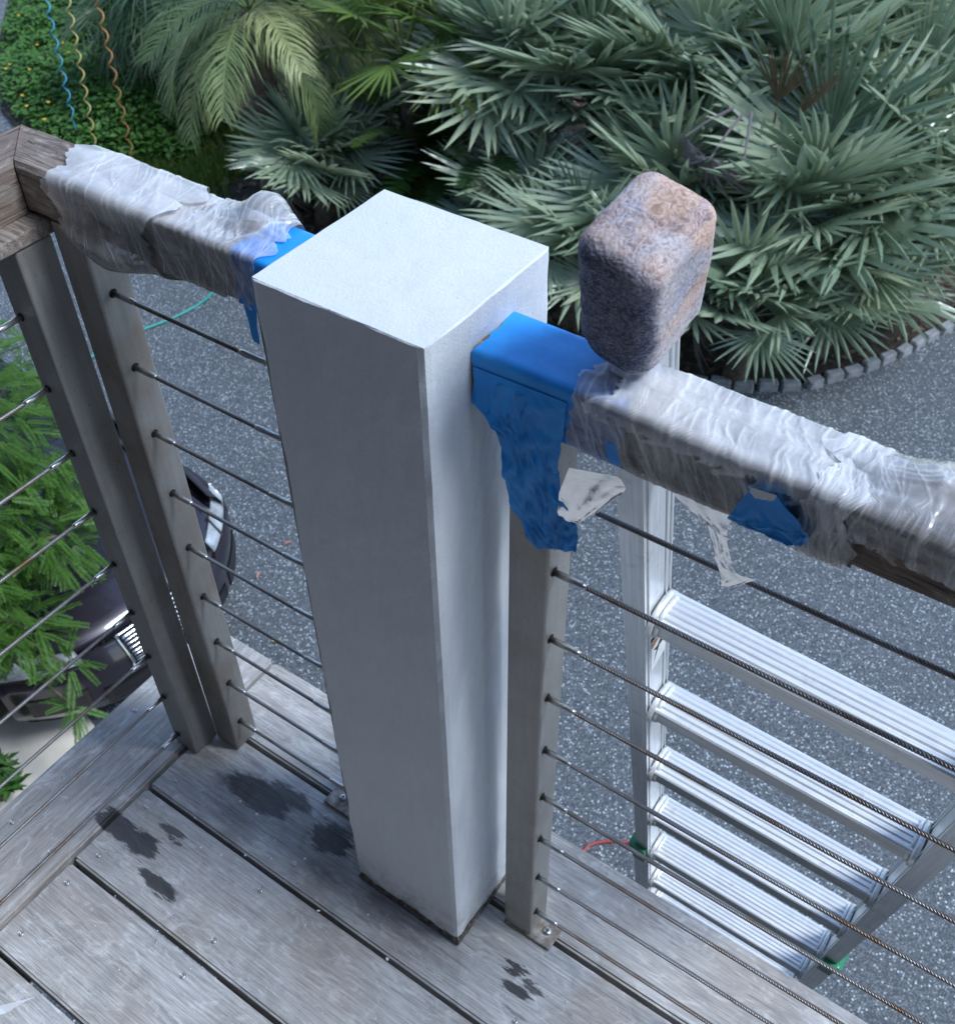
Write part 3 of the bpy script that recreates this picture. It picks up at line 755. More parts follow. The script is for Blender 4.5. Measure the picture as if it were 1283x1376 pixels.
# angle a: 0 = +y (far side), pi/2 = top, pi = near side, 3pi/2 = bottom
def ang(a, c, s): d = (a-c+PI) % (2*PI) - PI; return math.exp(-(d/s)**2)
rail_sleeve('plastic_wrap', .026, .250, .0010, .0022, 34, MAT['film'], 'clear crinkled plastic film tightly wound round the handrail beside the ladder mitt', 'plastic wrap', seed=1.0, slant=.5, lines=60, ragged=.018, milk=.35)
rail_sleeve('plastic_wrap', .040, .225, .0030, .0028, 22, MAT['film'], 'outer layer of crinkled clear plastic film over the wound handrail, above the torn strip', 'plastic wrap', seed=5.0, slant=.5, ragged=.03, lines=36, arc=(-.9, PI*.86), milk=.5)
rail_sleeve('plastic_wrap', .205, .242, .0042, .0030, 22, MAT['film'], 'narrow twisted band of plastic film cinched round the handrail before the bunched end', 'plastic wrap', seed=6.0, slant=.6, ragged=.02, lines=24, milk=.4)
rail_sleeve('plastic_wrap', .222, .345, .003, .0045, 18, MAT['film'], 'loose bunched end of clear plastic film on the bare brown handrail', 'plastic wrap', seed=8.0, slant=1.0, ragged=.03, lines=24, milk=.25,
            bulge=lambda x, a: .015*gauss(x, .295, .04)*(ang(a, PI*.45, .95) + .35*ang(a, PI, .6)), arc=(-.5, PI*.97))
rail_sleeve('plastic_wrap', -.560, -.335, .0012, .0025, 16, MAT['film'], 'loose milky plastic film wrapped round the handrail above the corner posts', 'plastic wrap', seed=12.0, slant=.7, ragged=.03, lines=26, milk=.5,
            bulge=lambda x, a: .020*gauss(x, -.492, .05)*ang(a, PI*1.38, .6) + .003*gauss(x, -.51, .05))
rail_sleeve('plastic_wrap', -.555, -.41, .006, .003, 16, MAT['film'], 'second loose turn of milky film sagging under the handrail above the corner posts', 'plastic wrap', seed=13.0, slant=.9, ragged=.03, lines=16, milk=.5,
            bulge=lambda x, a: .020*gauss(x, -.49, .045)*ang(a, PI*1.3, .7), arc=(-.4, PI*1.55))
rail_sleeve('plastic_wrap', -.385, -.290, .002, .0028, 26, MAT['film'], 'puffed knot of clear plastic film on the handrail touching blue tape by the column', 'plastic wrap', seed=15.0, slant=.8, ragged=.02, lines=30, milk=.15,
            bulge=lambda x, a: .024*gauss(x, -.33, .026)*ang(a, .7, .7), arc=(-1.2, PI*1.2))
# tape sleeves
rail_sleeve('masking_tape', X1+.0015, .068, .0009, .0010, 20, MAT['tape'], 'blue masking tape round the handrail end against the white column', 'tape', 60, 100, 21.0, .2, .004, tape=True)
rail_sleeve('masking_tape', -.322, X0-.0015, .0009, .0010, 20, MAT['tape'], 'blue masking tape round the handrail beside the puffed plastic knot', 'tape', 40, 100, 25.0, .2, .004, tape=True)
def drape(name, rows, plane, mat, label, cat, amp=.003, nx=26, ny=34, seed=0.0, axis='y', film=False):
    """hanging sheet: rows = list of ((uL, vL), (uR, vR)) photo points from top to bottom, laid on a vertical plane"""
    pts = []
    for (l, r_) in rows:
        f = (lambda q: ony(q[0], q[1], plane)) if axis == 'y' else (lambda q: onx(q[0], q[1], plane))
        pts.append((f(l), f(r_)))
    V, fold = [], []; c = sum(((a+b)/2 for a, b in pts), Vector())/len(pts)
    for i in range(ny):
        t = i/(ny-1)*(len(pts)-1); k = min(int(t), len(pts)-2); f = t-k
        L = pts[k][0].lerp(pts[k+1][0], f); R = pts[k][1].lerp(pts[k+1][1], f)
        for j in range(nx):
            s = j/(nx-1); jag = .0016*noise.noise(Vector((i*.33, seed, 1+j//2))) if j in (0, nx-1) else 0
            P = L.lerp(R, s) - c
            wv = noise.noise(Vector((s*3.2 + .5*t, t*.8, seed))); w2 = max(0, 1-abs(noise.noise(Vector((s*5+t*.6, t*.9, seed+4))))*3)**2
            w3 = max(0, 1-abs(noise.noise(Vector((s*9-t*1.1, t*1.7, seed+9))))*5)**2; d = amp*(1.2*wv + (.6*w2 if mat is MAT['film'] else 1.2*w2 + .7*w3))*min(1, .02+.55*t); fold.append(min(1, .22+.5*w2))
            P = P + (Vector((jag, -abs(d)-.0005, jag)) if axis == 'y' else Vector((abs(d), 0, jag)))
            V.append(tuple(P))
    me = mesh(name, V, gridfaces(ny, nx), True); attr(me, 'fold', fold)
    return tag(link(name, me, mat, None, c), label, cat)
drape('masking_tape', [((636,492),(762,541)), ((637,503),(761,555)), ((640,545),(757,590)), ((668,575),(752,625)), ((678,620),(757,662)), ((681,655),(775,700)), ((690,685),(779,722)), ((722,735),(776,739))], RY0-.0016, MAT['tape'],
      'torn blue masking tape hanging from the handrail over the top of the steel post', 'tape', .0030, 30, 40, 2.0)
drape('masking_tape', [((1010,655),(1042,664)), ((985,685),(1062,690)), ((978,695),(1086,715)), ((995,705),(1090,722)), ((1060,730),(1075,733))], RY0-.0095, MAT['tape'],
      'torn patch of blue masking tape on the near side of the plastic-wrapped handrail', 'tape', .0015, 24, 16, 5.0)
drape('masking_tape', [((1009,654),(1044,665)), ((1010,662),(1040,672)), ((1014,668),(1034,672))], RY0-.0125, MAT['sticker'], 'small folded-over pale flap on the blue tape patch', 'tape', .001, 10, 6, 6.0)
drape('plastic_wrap', [((765,628),(830,640)), ((752,660),(842,652)), ((750,690),(838,662)), ((765,700),(800,690)), ((775,703),(785,699))], RY0-.004, MAT['film'],
      'loose flap of milky plastic film under the handrail behind the hanging blue tape', 'plastic wrap', .0018, 24, 20, 8.0)
drape('plastic_wrap', [((905,660),(985,690)), ((925,685),(978,712)), ((950,700),(978,725)), ((958,730),(982,750)), ((962,748),(990,768)), ((970,775),(1016,779)), ((968,786),(984,788))], RY0+.012, MAT['film'],
      'torn strip of clear plastic dangling below the handrail over the asphalt', 'plastic wrap', .0016, 16, 34, 9.0)
drape('plastic_wrap', [((832,480),(975,520)), ((828,500),(974,528))], RY0+.06, MAT['film'], 'thin upstanding plastic edge along the far side of the handrail', 'plastic wrap', .002, 30, 8, 10.0)
drape('masking_tape', [((328,404),(345,408)), ((334,430),(346,434)), ((341,458),(350,462))], PY0-.0015, MAT['tape'], 'narrow strip of blue tape on the steel post left of the column', 'tape', .0006, 6, 8, 11.0)
drape('masking_tape', [((756,441),(790,458)), ((758,452),(788,466))], RY1+.004, MAT['tape'], 'torn blue tape scrap sticking up behind the handrail next to the mitt', 'tape', .002, 8, 6, 12.0)

# paint flakes on the boards
def flakes():
    V, F = [], []; random.seed(3)
    def add(p, r, col=None):
        n = random.choice((3,4,5)); a0 = random.uniform(0, 6); o = len(V)
        for k in range(n):
            a = a0 + 2*PI*k/n; rr = r*random.uniform(.4, 1.2); V.append((p.x+rr*math.cos(a), p.y+rr*math.sin(a), .0012+random.uniform(0, .0014)))
        F.append(tuple(range(o, o+n)))
    for (u, v) in ((323,1078),(297,1150),(410,1155),(400,1180),(495,1230),(520,1290),(428,1225),(411,1245),(370,1130),(345,1095),(270,1140),(262,1100),(330,1150),(365,1155)): add(onz(u, v, 0), random.uniform(.0015, .0034))
    for _ in range(130):
        p = onz(random.uniform(60, 800), random.uniform(1080, 1376), 0)
        if X0-.02 < p.x < X1+.02 and p.y > Y0-.02: continue
        add(p, random.uniform(.0004, .0013))
    tag(obj('paint_flakes', V, F, MAT['sticker']), 'tiny white paint flakes scattered over the deck boards', 'paint flakes', None, 'stuff')
flakes()
drape_pts = [onz(*q, .004) for q in ((0,1352),(22,1348),(48,1340),(30,1350),(8,1362),(0,1366))]
me = mesh('plastic_scrap', [tuple(p - drape_pts[0] + Vector((0,0,.003*(i % 2)))) for i, p in enumerate(drape_pts)], [(0,1,3,4),(1,2,3),(0,4,5)]); attr(me, 'fold', [.8]*6)
tag(link('plastic_scrap', me, MAT['film'], None, drape_pts[0]), 'scrap of clear plastic lying on the deck boards', 'plastic scrap')

# ================================================================== PARKED CAR
def m_paint():
    m, nt, bs = hexmat('dark_plum_car_paint'); v = coords(nt, 'Object'); n = nz(nt, v, 900, 2, .5)
    setc(nt, bs, ramp(nt, n, [(.4, (.012,.009,.016)), (.65, (.03,.022,.036))])); bs.inputs['Metallic'].default_value = .3; bs.inputs['Roughness'].default_value = .32
    bs.inputs['Coat Weight'].default_value = .9; bs.inputs['Coat Roughness'].default_value = .08; return m
MAT['paint'] = m_paint()
MAT['chrome'] = plain('bright_chrome', (.48,.49,.51), .22, 1.0, .05, 50)
MAT['lens'] = plain('clear_headlight_lens', (.42,.45,.48), .10, .3, .4, 14)
MAT['glass_dark'] = plain('tinted_car_glass', (.01,.012,.014), .05, 0, .1, 5)
MAT['rubber'] = plain('black_rubber', (.012,.012,.012), .8, 0, .3, 60)
MAT['trim'] = plain('black_plastic_trim', (.012,.011,.012), .45, 0, .2, 60)
def car():
    O = Vector((-5.27, 1.47, G))
    t = tag(empty('parked_car', O), 'dark plum parked car with chrome slat grille, half hidden behind the feathery tree', 'car'); t.scale = (.95, .91, .97)
    def lerp_tab(q, tab):
        for (a, va), (b, vb) in zip(tab, tab[1:]):
            if q <= b: f = (q-a)/(b-a); f = f*f*(3-2*f)*.5 + f*.5; return va + (vb-va)*f
        return tab[-1][1]
    back = [(0,.10), (.05,.05), (.15,.0), (.32,.015), (.42,.07), (.50,.16), (.60,.36), (.8,.9), (1,1.42)]
    zz = [(0,.20), (.05,.24), (.15,.36), (.32,.56), (.42,.66), (.50,.725), (.60,.79), (.8,.89), (1,.955)]
    ww = [(0,.80), (.15,.865), (.42,.885), (.6,.87), (.8,.84), (1,.80)]
    def Fs(a, q, off=0.0):
        e = 1e-3
        def P(a, q):
            nose = 2.30 - .40*abs(a)**2.6*(1 - .75*max(0, (q-.45)/.55))
            z = lerp_tab(q, zz) - .05*abs(a)**3*max(0, min(1, (q-.3)*3)); cr = .02*(1-a*a)*max(0, min(1, (q-.45)*4))
            return Vector((nose - lerp_tab(q, back), a*lerp_tab(q, ww), z + cr))
        p = P(a, q)
        if off:
            n = (P(a+e, q)-P(a-e, q)).cross(P(a, min(1, q+e))-P(a, max(0, q-e))); n.normalize()
            p = p + n*off
        return p
    def patch(name, a0, a1, q0, q1, mat, off, nu=16, nv=10, parent=t, shape=None, thick=True):
        V = []
        for i in range(nu):
            for j in range(nv):
                f, g = i/(nu-1), j/(nv-1)
                if shape: f, g = shape(f, g)
                V.append(Fs(a0+(a1-a0)*f, q0+(q1-q0)*g, off))
        F = gridfaces(nu, nv)
        if thick:
            n0 = len(V); V += [Fs(a0+(a1-a0)*(shape(i/(nu-1), j/(nv-1)) if shape else (i/(nu-1), j/(nv-1)))[0], q0+(q1-q0)*(shape(i/(nu-1), j/(nv-1)) if shape else (i/(nu-1), j/(nv-1)))[1], -.012) for i in range(nu) for j in range(nv)]
            rim = [i*nv for i in range(nu)] + [(nu-1)*nv+j for j in range(1, nv)] + [i*nv+nv-1 for i in range(nu-2, -1, -1)] + [j for j in range(nv-2, 0, -1)]
            for k in range(len(rim)): a, b = rim[k], rim[(k+1) % len(rim)]; F.append((b, a, a+n0, b+n0))
        return obj(name, V, F, mat, parent, True)
    patch('bumper', -1, 1, 0, .44, MAT['paint'], 0, 40, 18)
    hood = patch('hood', -.80, .80, .455, 1.0, MAT['paint'], .004, 36, 24)
    for s in (-1, 1): patch('fender', s*.815, s*1.0, .445, 1.0, MAT['paint'], .001, 8, 24)
    g = patch('grille', -.32, .32, .27, .445, MAT['trim'], .006, 20, 8)
    for k in range(8): patch('grille_slat', -.31, .31, .285+.019*k, .295+.019*k, MAT['chrome'], .018, 20, 3, g)
    for q0, q1 in ((.266,.275), (.436,.446)): patch('grille_frame', -.34, .34, q0, q1, MAT['chrome'], .02, 20, 3, g)
    for a in (-.34, .32): patch('grille_frame', a, a+.02, .27, .44, MAT['chrome'], .02, 3, 8, g)
    for s in (-1, 1):
        hl = patch('headlight', s*.56, s*.985, .40, .515, MAT['lens'], .010, 20, 10, t, lambda f, g_: (f, g_*(.55+.45*f) + .0*(1-f)))
        patch('headlight_divider', s*.70, s*.72, .39, .50, MAT['trim'], .014, 3, 8, hl)
        patch('headlight_bezel', s*.54, s*.99, .38, .398, MAT['trim'], .012, 20, 3, hl)
        patch('fog_lamp_recess', s*.62, s*.92, .14, .25, MAT['trim'], .006, 10, 6)
    patch('lower_intake', -.55, .55, .09, .22, MAT['trim'], .006, 20, 6)
    patch('bumper_lip', -.97, .97, .015, .040, MAT['chrome'], .010, 40, 3)
    # sides with wheel arches
    for s in (-1, 1):
        prof = [(.28, .86), (.40, .895), (.60, .905), (.75, .90), (.90, .87), (.955, .80)]
        xs = [1.93, 1.72, 1.55, 1.40, 1.2, 1.0, .8, .4, 0, -.4, -.8, -1.0, -1.2, -1.4, -1.6, -1.8, -2.0, -2.2, -2.3]
        V = []
        for x in xs:
            arch = 0
            for wx in (1.38, -1.42):
                d = abs(x-wx)
                if d < .37: arch = max(arch, math.sqrt(.37**2-d*d) + .05)
            for (z, y) in prof:
                yy = y*(1 - .10*max(0, (x-1.2)/.73)**2 - .12*max(0, (-1.4-x)/.9)**2); z2 = max(z, .28 + arch if z < .72 else z)
                zt = z2 - (.16*max(0, (x-.88)/1.05) if z > .8 else (.06*max(0, (x-.88)/1.05) if z > .7 else 0))
                V.append((x, s*yy, zt))
        F = gridfaces(len(xs), len(prof)); F = F if s > 0 else [tuple(reversed(f)) for f in F]
        sp = obj('side_panel', V, F, MAT['paint'], t, True)
        for hx in (-.15, -1.05): V, F = rect((hx-.10, s*.90-.012, .80), (hx+.08, s*.90+.02, .825)); obj('door_handle', V, F, MAT['chrome'], sp)
        for wx in (1.38, -1.42):
            w_ = empty('wheel', (0,0,0)); bpy.data.objects.remove(w_)
            V, F = [], []
            n = 32
            for (r, y) in ((.20,.70), (.30,.69), (.325,.72), (.325,.84), (.30,.875), (.215,.875), (.20,.85)):
                for k in range(n): V.append((wx + r*math.cos(2*PI*k/n), s*y, .325 + r*math.sin(2*PI*k/n)))
            wh = obj('wheel', V, gridfaces(7, n, True), MAT['rubber'], t, True)
            V, F = [], []
            for (r, y) in ((.21,.85), (.19,.83), (.06,.845), (.05,.86)):
                for k in range(n): V.append((wx + r*math.cos(2*PI*k/n), s*y, .325 + r*math.sin(2*PI*k/n)))
            obj('rim', V, gridfaces(4, n, True) + [tuple(3*n+k for k in range(n))], MAT['chrome'], wh, True)
        # mirror
        V, F = rect((.62, s*.93-.07, .98), (.78, s*.93+.07, 1.10)); mi = obj('mirror', V, F, MAT['paint'], t); bm = bmesh.new(); bm.from_mesh(mi.data); bmesh.ops.bevel(bm, geom=bm.edges[:], offset=.03, segments=3, affect='EDGES'); bm.to_mesh(mi.data); bm.free()
    # greenhouse
    bel = [(.92, .66, .95), (.2, .79, .96), (-.5, .80, .965), (-1.2, .79, .97), (-1.95, .66, .97)]
    rof = [(.12, .54, 1.38), (-.15, .58, 1.43), (-.5, .60, 1.45), (-1.0, .58, 1.43), (-1.35, .53, 1.37)]
    def quad(name, pts, mat): return obj(name, pts, [tuple(range(len(pts)))], mat, t)
    V = []
    for i in range(5):
        for a in np.linspace(-1, 1, 9): x, y, z = rof[i]; V.append((x + .06*(1-a*a)*(1 if i == 0 else -1 if i == 4 else 0), a*y, z + .035*(1-a*a)))
    obj('roof', V, gridfaces(5, 9), MAT['paint'], t, True)
    for nm, i in (('windshield', 0), ('rear_window', 4)):
        V = []
        for f in np.linspace(0, 1, 5):
            for a in np.linspace(-1, 1, 9):
                b, r_ = bel[i], rof[i]; s_ = 1 if i == 0 else -1
                V.append((b[0]+(r_[0]-b[0])*f + s_*(.12*(1-f)+.06*f)*(1-a*a), a*(b[1]+(r_[1]-b[1])*f), b[2]+(r_[2]-b[2])*f + .03*math.sin(f*PI) + .035*f*(1-a*a)))
        obj(nm, V, gridfaces(5, 9), MAT['glass_dark'], t, True)
    for s in (-1, 1):
        for i in range(4):
            b0, b1, r0, r1 = bel[i], bel[i+1], rof[i], rof[i+1]
            V = [(b0[0], s*b0[1], b0[2]), (b1[0], s*b1[1], b1[2]), (r1[0], s*r1[1], r1[2]), (r0[0], s*r0[1], r0[2])]
            obj('side_window', V, [(0,1,2,3) if s > 0 else (3,2,1,0)], MAT['glass_dark'], t)
        V, F = tube([(b[0], s*(b[1]+.008), b[2]+.004) for b in bel], .011, 6); obj('window_trim', V, F, MAT['chrome'], t, True)
        V, F = tube([(b[0], s*(b[1]+.006), b[2]+.002) for b in [bel[0]]+rof+[bel[4]]], .016, 6); obj('window_trim', V, F, MAT['chrome'], t, True)
    V, F = [], []
    V = [(-2.3, -.8, .4), (-2.3, .8, .4), (-2.3, .8, .93), (-2.3, -.8, .93), (-1.93, -.66, .97), (-1.93, .66, .97)]
    obj('boot', V, [(3,2,1,0), (5,2,3,4)], MAT['paint'], t)
    V, F = rect((-2.25, -.78, .2), (1.75, .78, .30)); obj('underbody', V, F, MAT['trim'], t)
car()

# ================================================================== PLANTS
def fan_mesh(name, nseg, R, pet, spread, droop, mat, bend=.35, seed=0, fold=.35, width=1.0):
    """fan leaf: stalk along +x from the origin, then pleated pointed segments round the hub"""
    rng = random.Random(seed); V, F = [], []
    tv, tf = tube([(0,0,0), (pet*.5,0,.015), (pet,0,0)], [.011, .008, .007], 5, False); V += tv; F += tf
    cb, sb = math.cos(bend), math.sin(bend)
    st = (0.03, .30, .62, .86, 1.0); dth = spread/nseg
    for k in range(nseg):
        th = -spread/2 + dth*(k+.5) + rng.uniform(-.25, .25)*dth
        L = R*(1 - .22*(abs(th)/(spread/2))**2)*rng.uniform(.86, 1.05); dr = droop*rng.uniform(.4, 1.5); tw = rng.uniform(-.25, .25)
        o = len(V); half0 = math.tan(dth/2)*width
        for r in st:
            d = L*r
            wmax = half0*L*.42; hw = min(half0*d, wmax)*1.0 if r < .5 else wmax*max(0, (1-r)/.58)**.8
            zc = -dr*r*r*L - .02*L*r; x, y = d*math.cos(th + tw*r*r*.3), d*math.sin(th + tw*r*r*.3)
            nx, ny = -math.sin(th), math.cos(th)
            for sgn, up in ((-1, -fold*hw), (0, fold*hw), (1, -fold*hw)):
                X, Y, Z = x + nx*hw*sgn, y + ny*hw*sgn, zc + up
                # cup of the whole blade and bend of the blade on its stalk
                Z += .10*abs(math.sin(th))*d
                V.append((pet + X*cb + Z*sb, Y, -X*sb + Z*cb))
        for i in range(len(st)-1):
            a = o + i*3; F += [(a, a+1, a+4, a+3), (a+1, a+2, a+5, a+4)]
    me = mesh(name, V, F); me.materials.append(mat); return me
def frond_mesh(name, L, npair, leaf, arch, hang, mat, seed=0, fwd=.8, w=.016):
    """feather frond: arching midrib along +x with leaflets on both sides"""
    rng = random.Random(seed); V, F = [], []
    def rach(f): a = arch; return Vector((L*math.sin(a*f)/a if a > 1e-3 else L*f, 0, -L*(1-math.cos(a*f))/a if a > 1e-3 else 0))
    tv, tf = tube([rach(i/10) for i in range(11)], [.016*(1-.085*i) for i in range(11)], 5, False); V += tv; F += tf
    for k in range(npair):
        f = .12 + .88*k/(npair-1); p = rach(f); tdir = (rach(min(1, f+.01)) - rach(f-.01)).normalized(); up = Vector((-tdir.z, 0, tdir.x))
        for s in (-1, 1):
            l = leaf*(math.sin(PI*min(1, .22+f*.72))**.6)*rng.uniform(.8, 1.1); side = Vector((0, s, 0))
            d0 = (side + tdir*fwd*rng.uniform(.7, 1.3) + up*rng.uniform(.1, .5)).normalized(); wn_ = (tdir - d0*d0.dot(tdir)).normalized()
            q0 = p; o = len(V); pos = p.copy(); d = d0.copy(); ww = w*rng.uniform(.8, 1.2)
            for i, r in enumerate((0, .33, .7, 1.0)):
                h = ww*(.7, 1, .7, .04)[i]; V.append(pos - wn_*h); V.append(pos + wn_*h)
                d = (d + Vector((0, 0, -hang*(.35+r)))).normalized(); pos = pos + d*l*.34
            for i in range(3): a = o+2*i; F.append((a, a+1, a+3, a+2))
    me = mesh(name, V, F); me.materials.append(mat); return me
def axes(d, roll=0.0):
    """rotation whose x axis is d and z axis as near up as possible"""
    d = d.normalized(); up = Vector((0,0,1)) if abs(d.z) < .95 else Vector((0,1,0))
    y = up.cross(d).normalized(); z = d.cross(y); m = Matrix((d, y, z)).transposed(); return m @ Matrix.Rotation(roll, 3, 'X')
FANS = [fan_mesh('leaf', 21, R*1.1, pet, sp, dr, MAT['palmetto'], be, i, .45, 1.2) for i, (R, pet, sp, dr, be) in enumerate(((.66,.50,4.6,.06,.05), (.72,.46,4.2,.10,.25), (.60,.52,5.0,.04,-.05), (.70,.48,3.6,.16,.4), (.64,.42,4.3,.22,.15), (.75,.52,3.4,.06,.15)))]
DEAD = [fan_mesh('leaf', 16, .5, .4, 3.0, .5, MAT['deadfan'], .8, 31, .5), fan_mesh('leaf', 14, .42, .35, 2.4, .7, MAT['greyfan'], 1.2, 32, .5)]
UPR = fan_mesh('leaf', 12, .5, .3, 1.3, .06, MAT['deadfan'], .0, 33, .5)
GFAN = [fan_mesh('leaf', 22, .55, .5, 4.2, .12, MAT['greenfan'], .3, 41, .4), fan_mesh('leaf', 22, .5, .45, 4.6, .2, MAT['greenfan'], .4, 42, .4)]
def fan_palm(base, hub_h, n, label, group, size=1.0, leaves=FANS, dead=1, seed=0, name='saw_palmetto', emin=.22, emax=1.4, lean=(0,0)):
    rng = random.Random(seed); t = tag(empty(name, base), label, 'palm', group)
    top = Vector((lean[0], lean[1], hub_h)); V, F = tube([(0,0,-.03), top*.5 + Vector((.03,0,0)), top], [.10, .085, .07], 9); obj('trunk', V, F, MAT['bark'], t, True)
    az = rng.uniform(0, 6)
    for k in range(n):
        f = (k+.5)/n; az += 2.39996; el = emax + (emin-emax)*f**.85 + rng.uniform(-.12, .12)
        d = Vector((math.cos(az)*math.cos(el), math.sin(az)*math.cos(el), math.sin(el)))
        o = link('leaf', rng.choice(leaves), None, t, top + Vector((0,0,.1*(1-f)))); o.rotation_euler = axes(d, rng.uniform(-.5, .5)).to_euler(); sc = size*rng.uniform(.82, 1.15); o.scale = (sc, sc, sc)
    for k in range(dead):
        a = rng.uniform(0, 6.28); el = rng.uniform(-.7, .2); d = Vector((math.cos(a)*math.cos(el), math.sin(a)*math.cos(el), math.sin(el)))
        o = link('leaf', rng.choice(DEAD), None, t, top); o.rotation_euler = axes(d, rng.uniform(-.4, .4)).to_euler(); o['label'] = 'dead brown drooping leaf'
GSP = 'silver saw palmettos in the planting bed'
BZ = G + .05
PAL = [  # photo point of the crown hub, hub height, leaves, size, label
 ((1000,435), .45, 17, .72, 'low silver palmetto hanging over the cobble edging behind the ladder mitt'),
 ((1110,405), .45, 20, .80, 'low silver palmetto spreading over the curved cobble edging'),
 ((1210,325), .65, 24, .9, 'broad silver palmetto leaning out beside the end of the cobble edging'),
 ((1090,310), .85, 26, 1.0, 'tall silver palmetto with withered grey leaves at its heart'),
 ((1210,210), 1.0, 28, 1.05, 'outermost tall silver palmetto beside the open driveway'),
 ((1060,170), 1.2, 28, 1.0, 'silver palmetto with an upright brown dead frond'),
 ((930,150), 1.2, 26, 1.0, 'silver palmetto rising straight behind the ladder mitt'),
 ((800,140), 1.1, 26, 1.0, 'silver palmetto arching over the dark cycad'),
 ((690,130), 1.1, 22, .95, 'silver palmetto between the cycad and the yellow-green fan palm'),
 ((900,290), .75, 22, .90, 'silver palmetto crouching in front, just past the mitt'),
 ((770,360), .50, 14, .7, 'small silver palmetto between the column and the mitt'),
 ((860,395), .45, 12, .62, 'small silver palmetto tucked below the mitt'),
 ((1130,60), 1.5, 28, 1.1, 'tallest silver palmetto at the rear, right of the brown frond'),
 ((980,30), 1.5, 26, 1.1, 'rear silver palmetto behind the brown dead frond'),
 ((830,10), 1.5, 26, 1.1, 'rear silver palmetto above the one arching over the cycad'),
 ((690,-10), 1.4, 22, 1.05, 'rear silver palmetto behind the yellow-green fan palm'),
 ((430,240), .4, 26, .66, 'round low silver palmetto by the bare soil patch'),
 ((480,190), .5, 16, .6, 'small silver palmetto between the soil patch and the cycad'),
 ((700,300), .4, 14, .7, 'shaded silver palmetto under the arching ones, beside the cycad'),
 ((1260,60), 1.1, 22, 1.0, 'rear silver palmetto nearest the dark shrubs')]
for i, (uv, hh, n, sz, lab) in enumerate(PAL):
    p = onz(uv[0], uv[1], BZ + hh); fan_palm((p.x, p.y, BZ), hh, n, lab, GSP, sz, FANS, 2 if i in (3, 5, 4) else (1 if i % 2 == 0 else 0), 100+i)
for u, v, zz_, el, az, k, sc in ((1035,185,1.45,1.3,-1.2,0,1.0), (1050,190,1.4,1.1,-.4,0,.9), (1000,150,1.75,-.5,-1.7,1,1.1), (1010,150,1.75,-.8,-1.2,1,1.1), (985,145,1.75,-.4,-2.2,1,1.0)):
    q = onz(u, v, BZ+zz_); par = [o for o in C.objects if o.get('label') == 'silver palmetto with an upright brown dead frond'][0]
    o = link('leaf', UPR if k == 0 else DEAD[k], None, par, q - Vector(par.location)); d = Vector((math.cos(az)*math.cos(el), math.sin(az)*math.cos(el), math.sin(el))); o.rotation_euler = axes(d).to_euler(); o.scale = (sc,)*3
    o['label'] = 'upright brown dead frond' if k == 0 else 'withered grey hanging frond'
p = onz(545, 85, BZ+1.3); fan_palm((p.x, p.y, BZ), 1.3, 12, 'yellow-green fan palm catching light beside the arching feather palm', None, 1.0, GFAN, 0, 301, 'fan_palm', .1, 1.3)
PIN = [frond_mesh('frond', L, 52, lf, ar, hg, MAT['pindo'], 50+i, .9, .0075) for i, (L, lf, ar, hg) in enumerate(((1.7,.62,1.6,.75), (1.9,.60,1.9,.9), (1.6,.58,1.3,.6), (1.8,.65,2.1,1.0)))]
SAG = [frond_mesh('frond', L, 50, .17, ar, .10, MAT['sago'], 70+i, .5, .009) for i, (L, ar) in enumerate(((1.05,1.1), (1.15,1.4), (.95,.8)))]
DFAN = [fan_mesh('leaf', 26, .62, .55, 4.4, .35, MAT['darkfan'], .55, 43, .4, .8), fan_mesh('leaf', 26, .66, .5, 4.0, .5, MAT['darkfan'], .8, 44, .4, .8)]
def feather_palm(base, hub_h, n, fronds, label, cat, name, seed, emin=-.1, emax=1.2, size=1.0, group=None, trunk=.12):
    rng = random.Random(seed); t = tag(empty(name, base), label, cat, group)
    V, F = tube([(0,0,-.03), (.02,.02,hub_h*.5), (0,0,hub_h)], [trunk*1.2, trunk, trunk*.9], 10); obj('trunk', V, F, MAT['bark'], t, True)
    az = rng.uniform(0, 6)
    for k in range(n):
        f = (k+.5)/n; az += 2.39996; el = emax + (emin-emax)*f**.9 + rng.uniform(-.1, .1); d = Vector((math.cos(az)*math.cos(el), math.sin(az)*math.cos(el), math.sin(el)))
        o = link('frond', rng.choice(fronds), None, t, (0, 0, hub_h-.04+.06*(1-f))); o.rotation_euler = axes(d, rng.uniform(-.3, .3)).to_euler(); sc = size*rng.uniform(.85, 1.1); o.scale = (sc, sc, sc)
p = onz(335, 15, BZ+1.7); feather_palm((p.x, p.y, BZ), 1.7, 20, PIN, 'arching feather palm with long drooping yellow-green fronds', 'palm', 'feather_palm', 401, -.1, 1.2, .66)
p = onz(470, -30, BZ+1.7); feather_palm((p.x, p.y, BZ), 1.7, 18, PIN, 'rear arching feather palm between the drooping one and the silver palmettos', 'palm', 'feather_palm', 402, -.1, 1.2, .62)
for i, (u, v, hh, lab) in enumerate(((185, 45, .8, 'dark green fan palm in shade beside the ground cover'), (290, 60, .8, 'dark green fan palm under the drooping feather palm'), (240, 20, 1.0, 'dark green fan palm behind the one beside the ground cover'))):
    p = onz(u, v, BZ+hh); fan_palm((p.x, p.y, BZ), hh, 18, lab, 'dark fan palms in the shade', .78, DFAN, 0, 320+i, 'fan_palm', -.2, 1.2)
p = onz(590, 215, BZ+.5); feather_palm((p.x, p.y, BZ), .5, 34, SAG, 'large dark green cycad with a rosette of stiff fronds', 'cycad', 'cycad', 405, -.2, 1.25, 1.15)
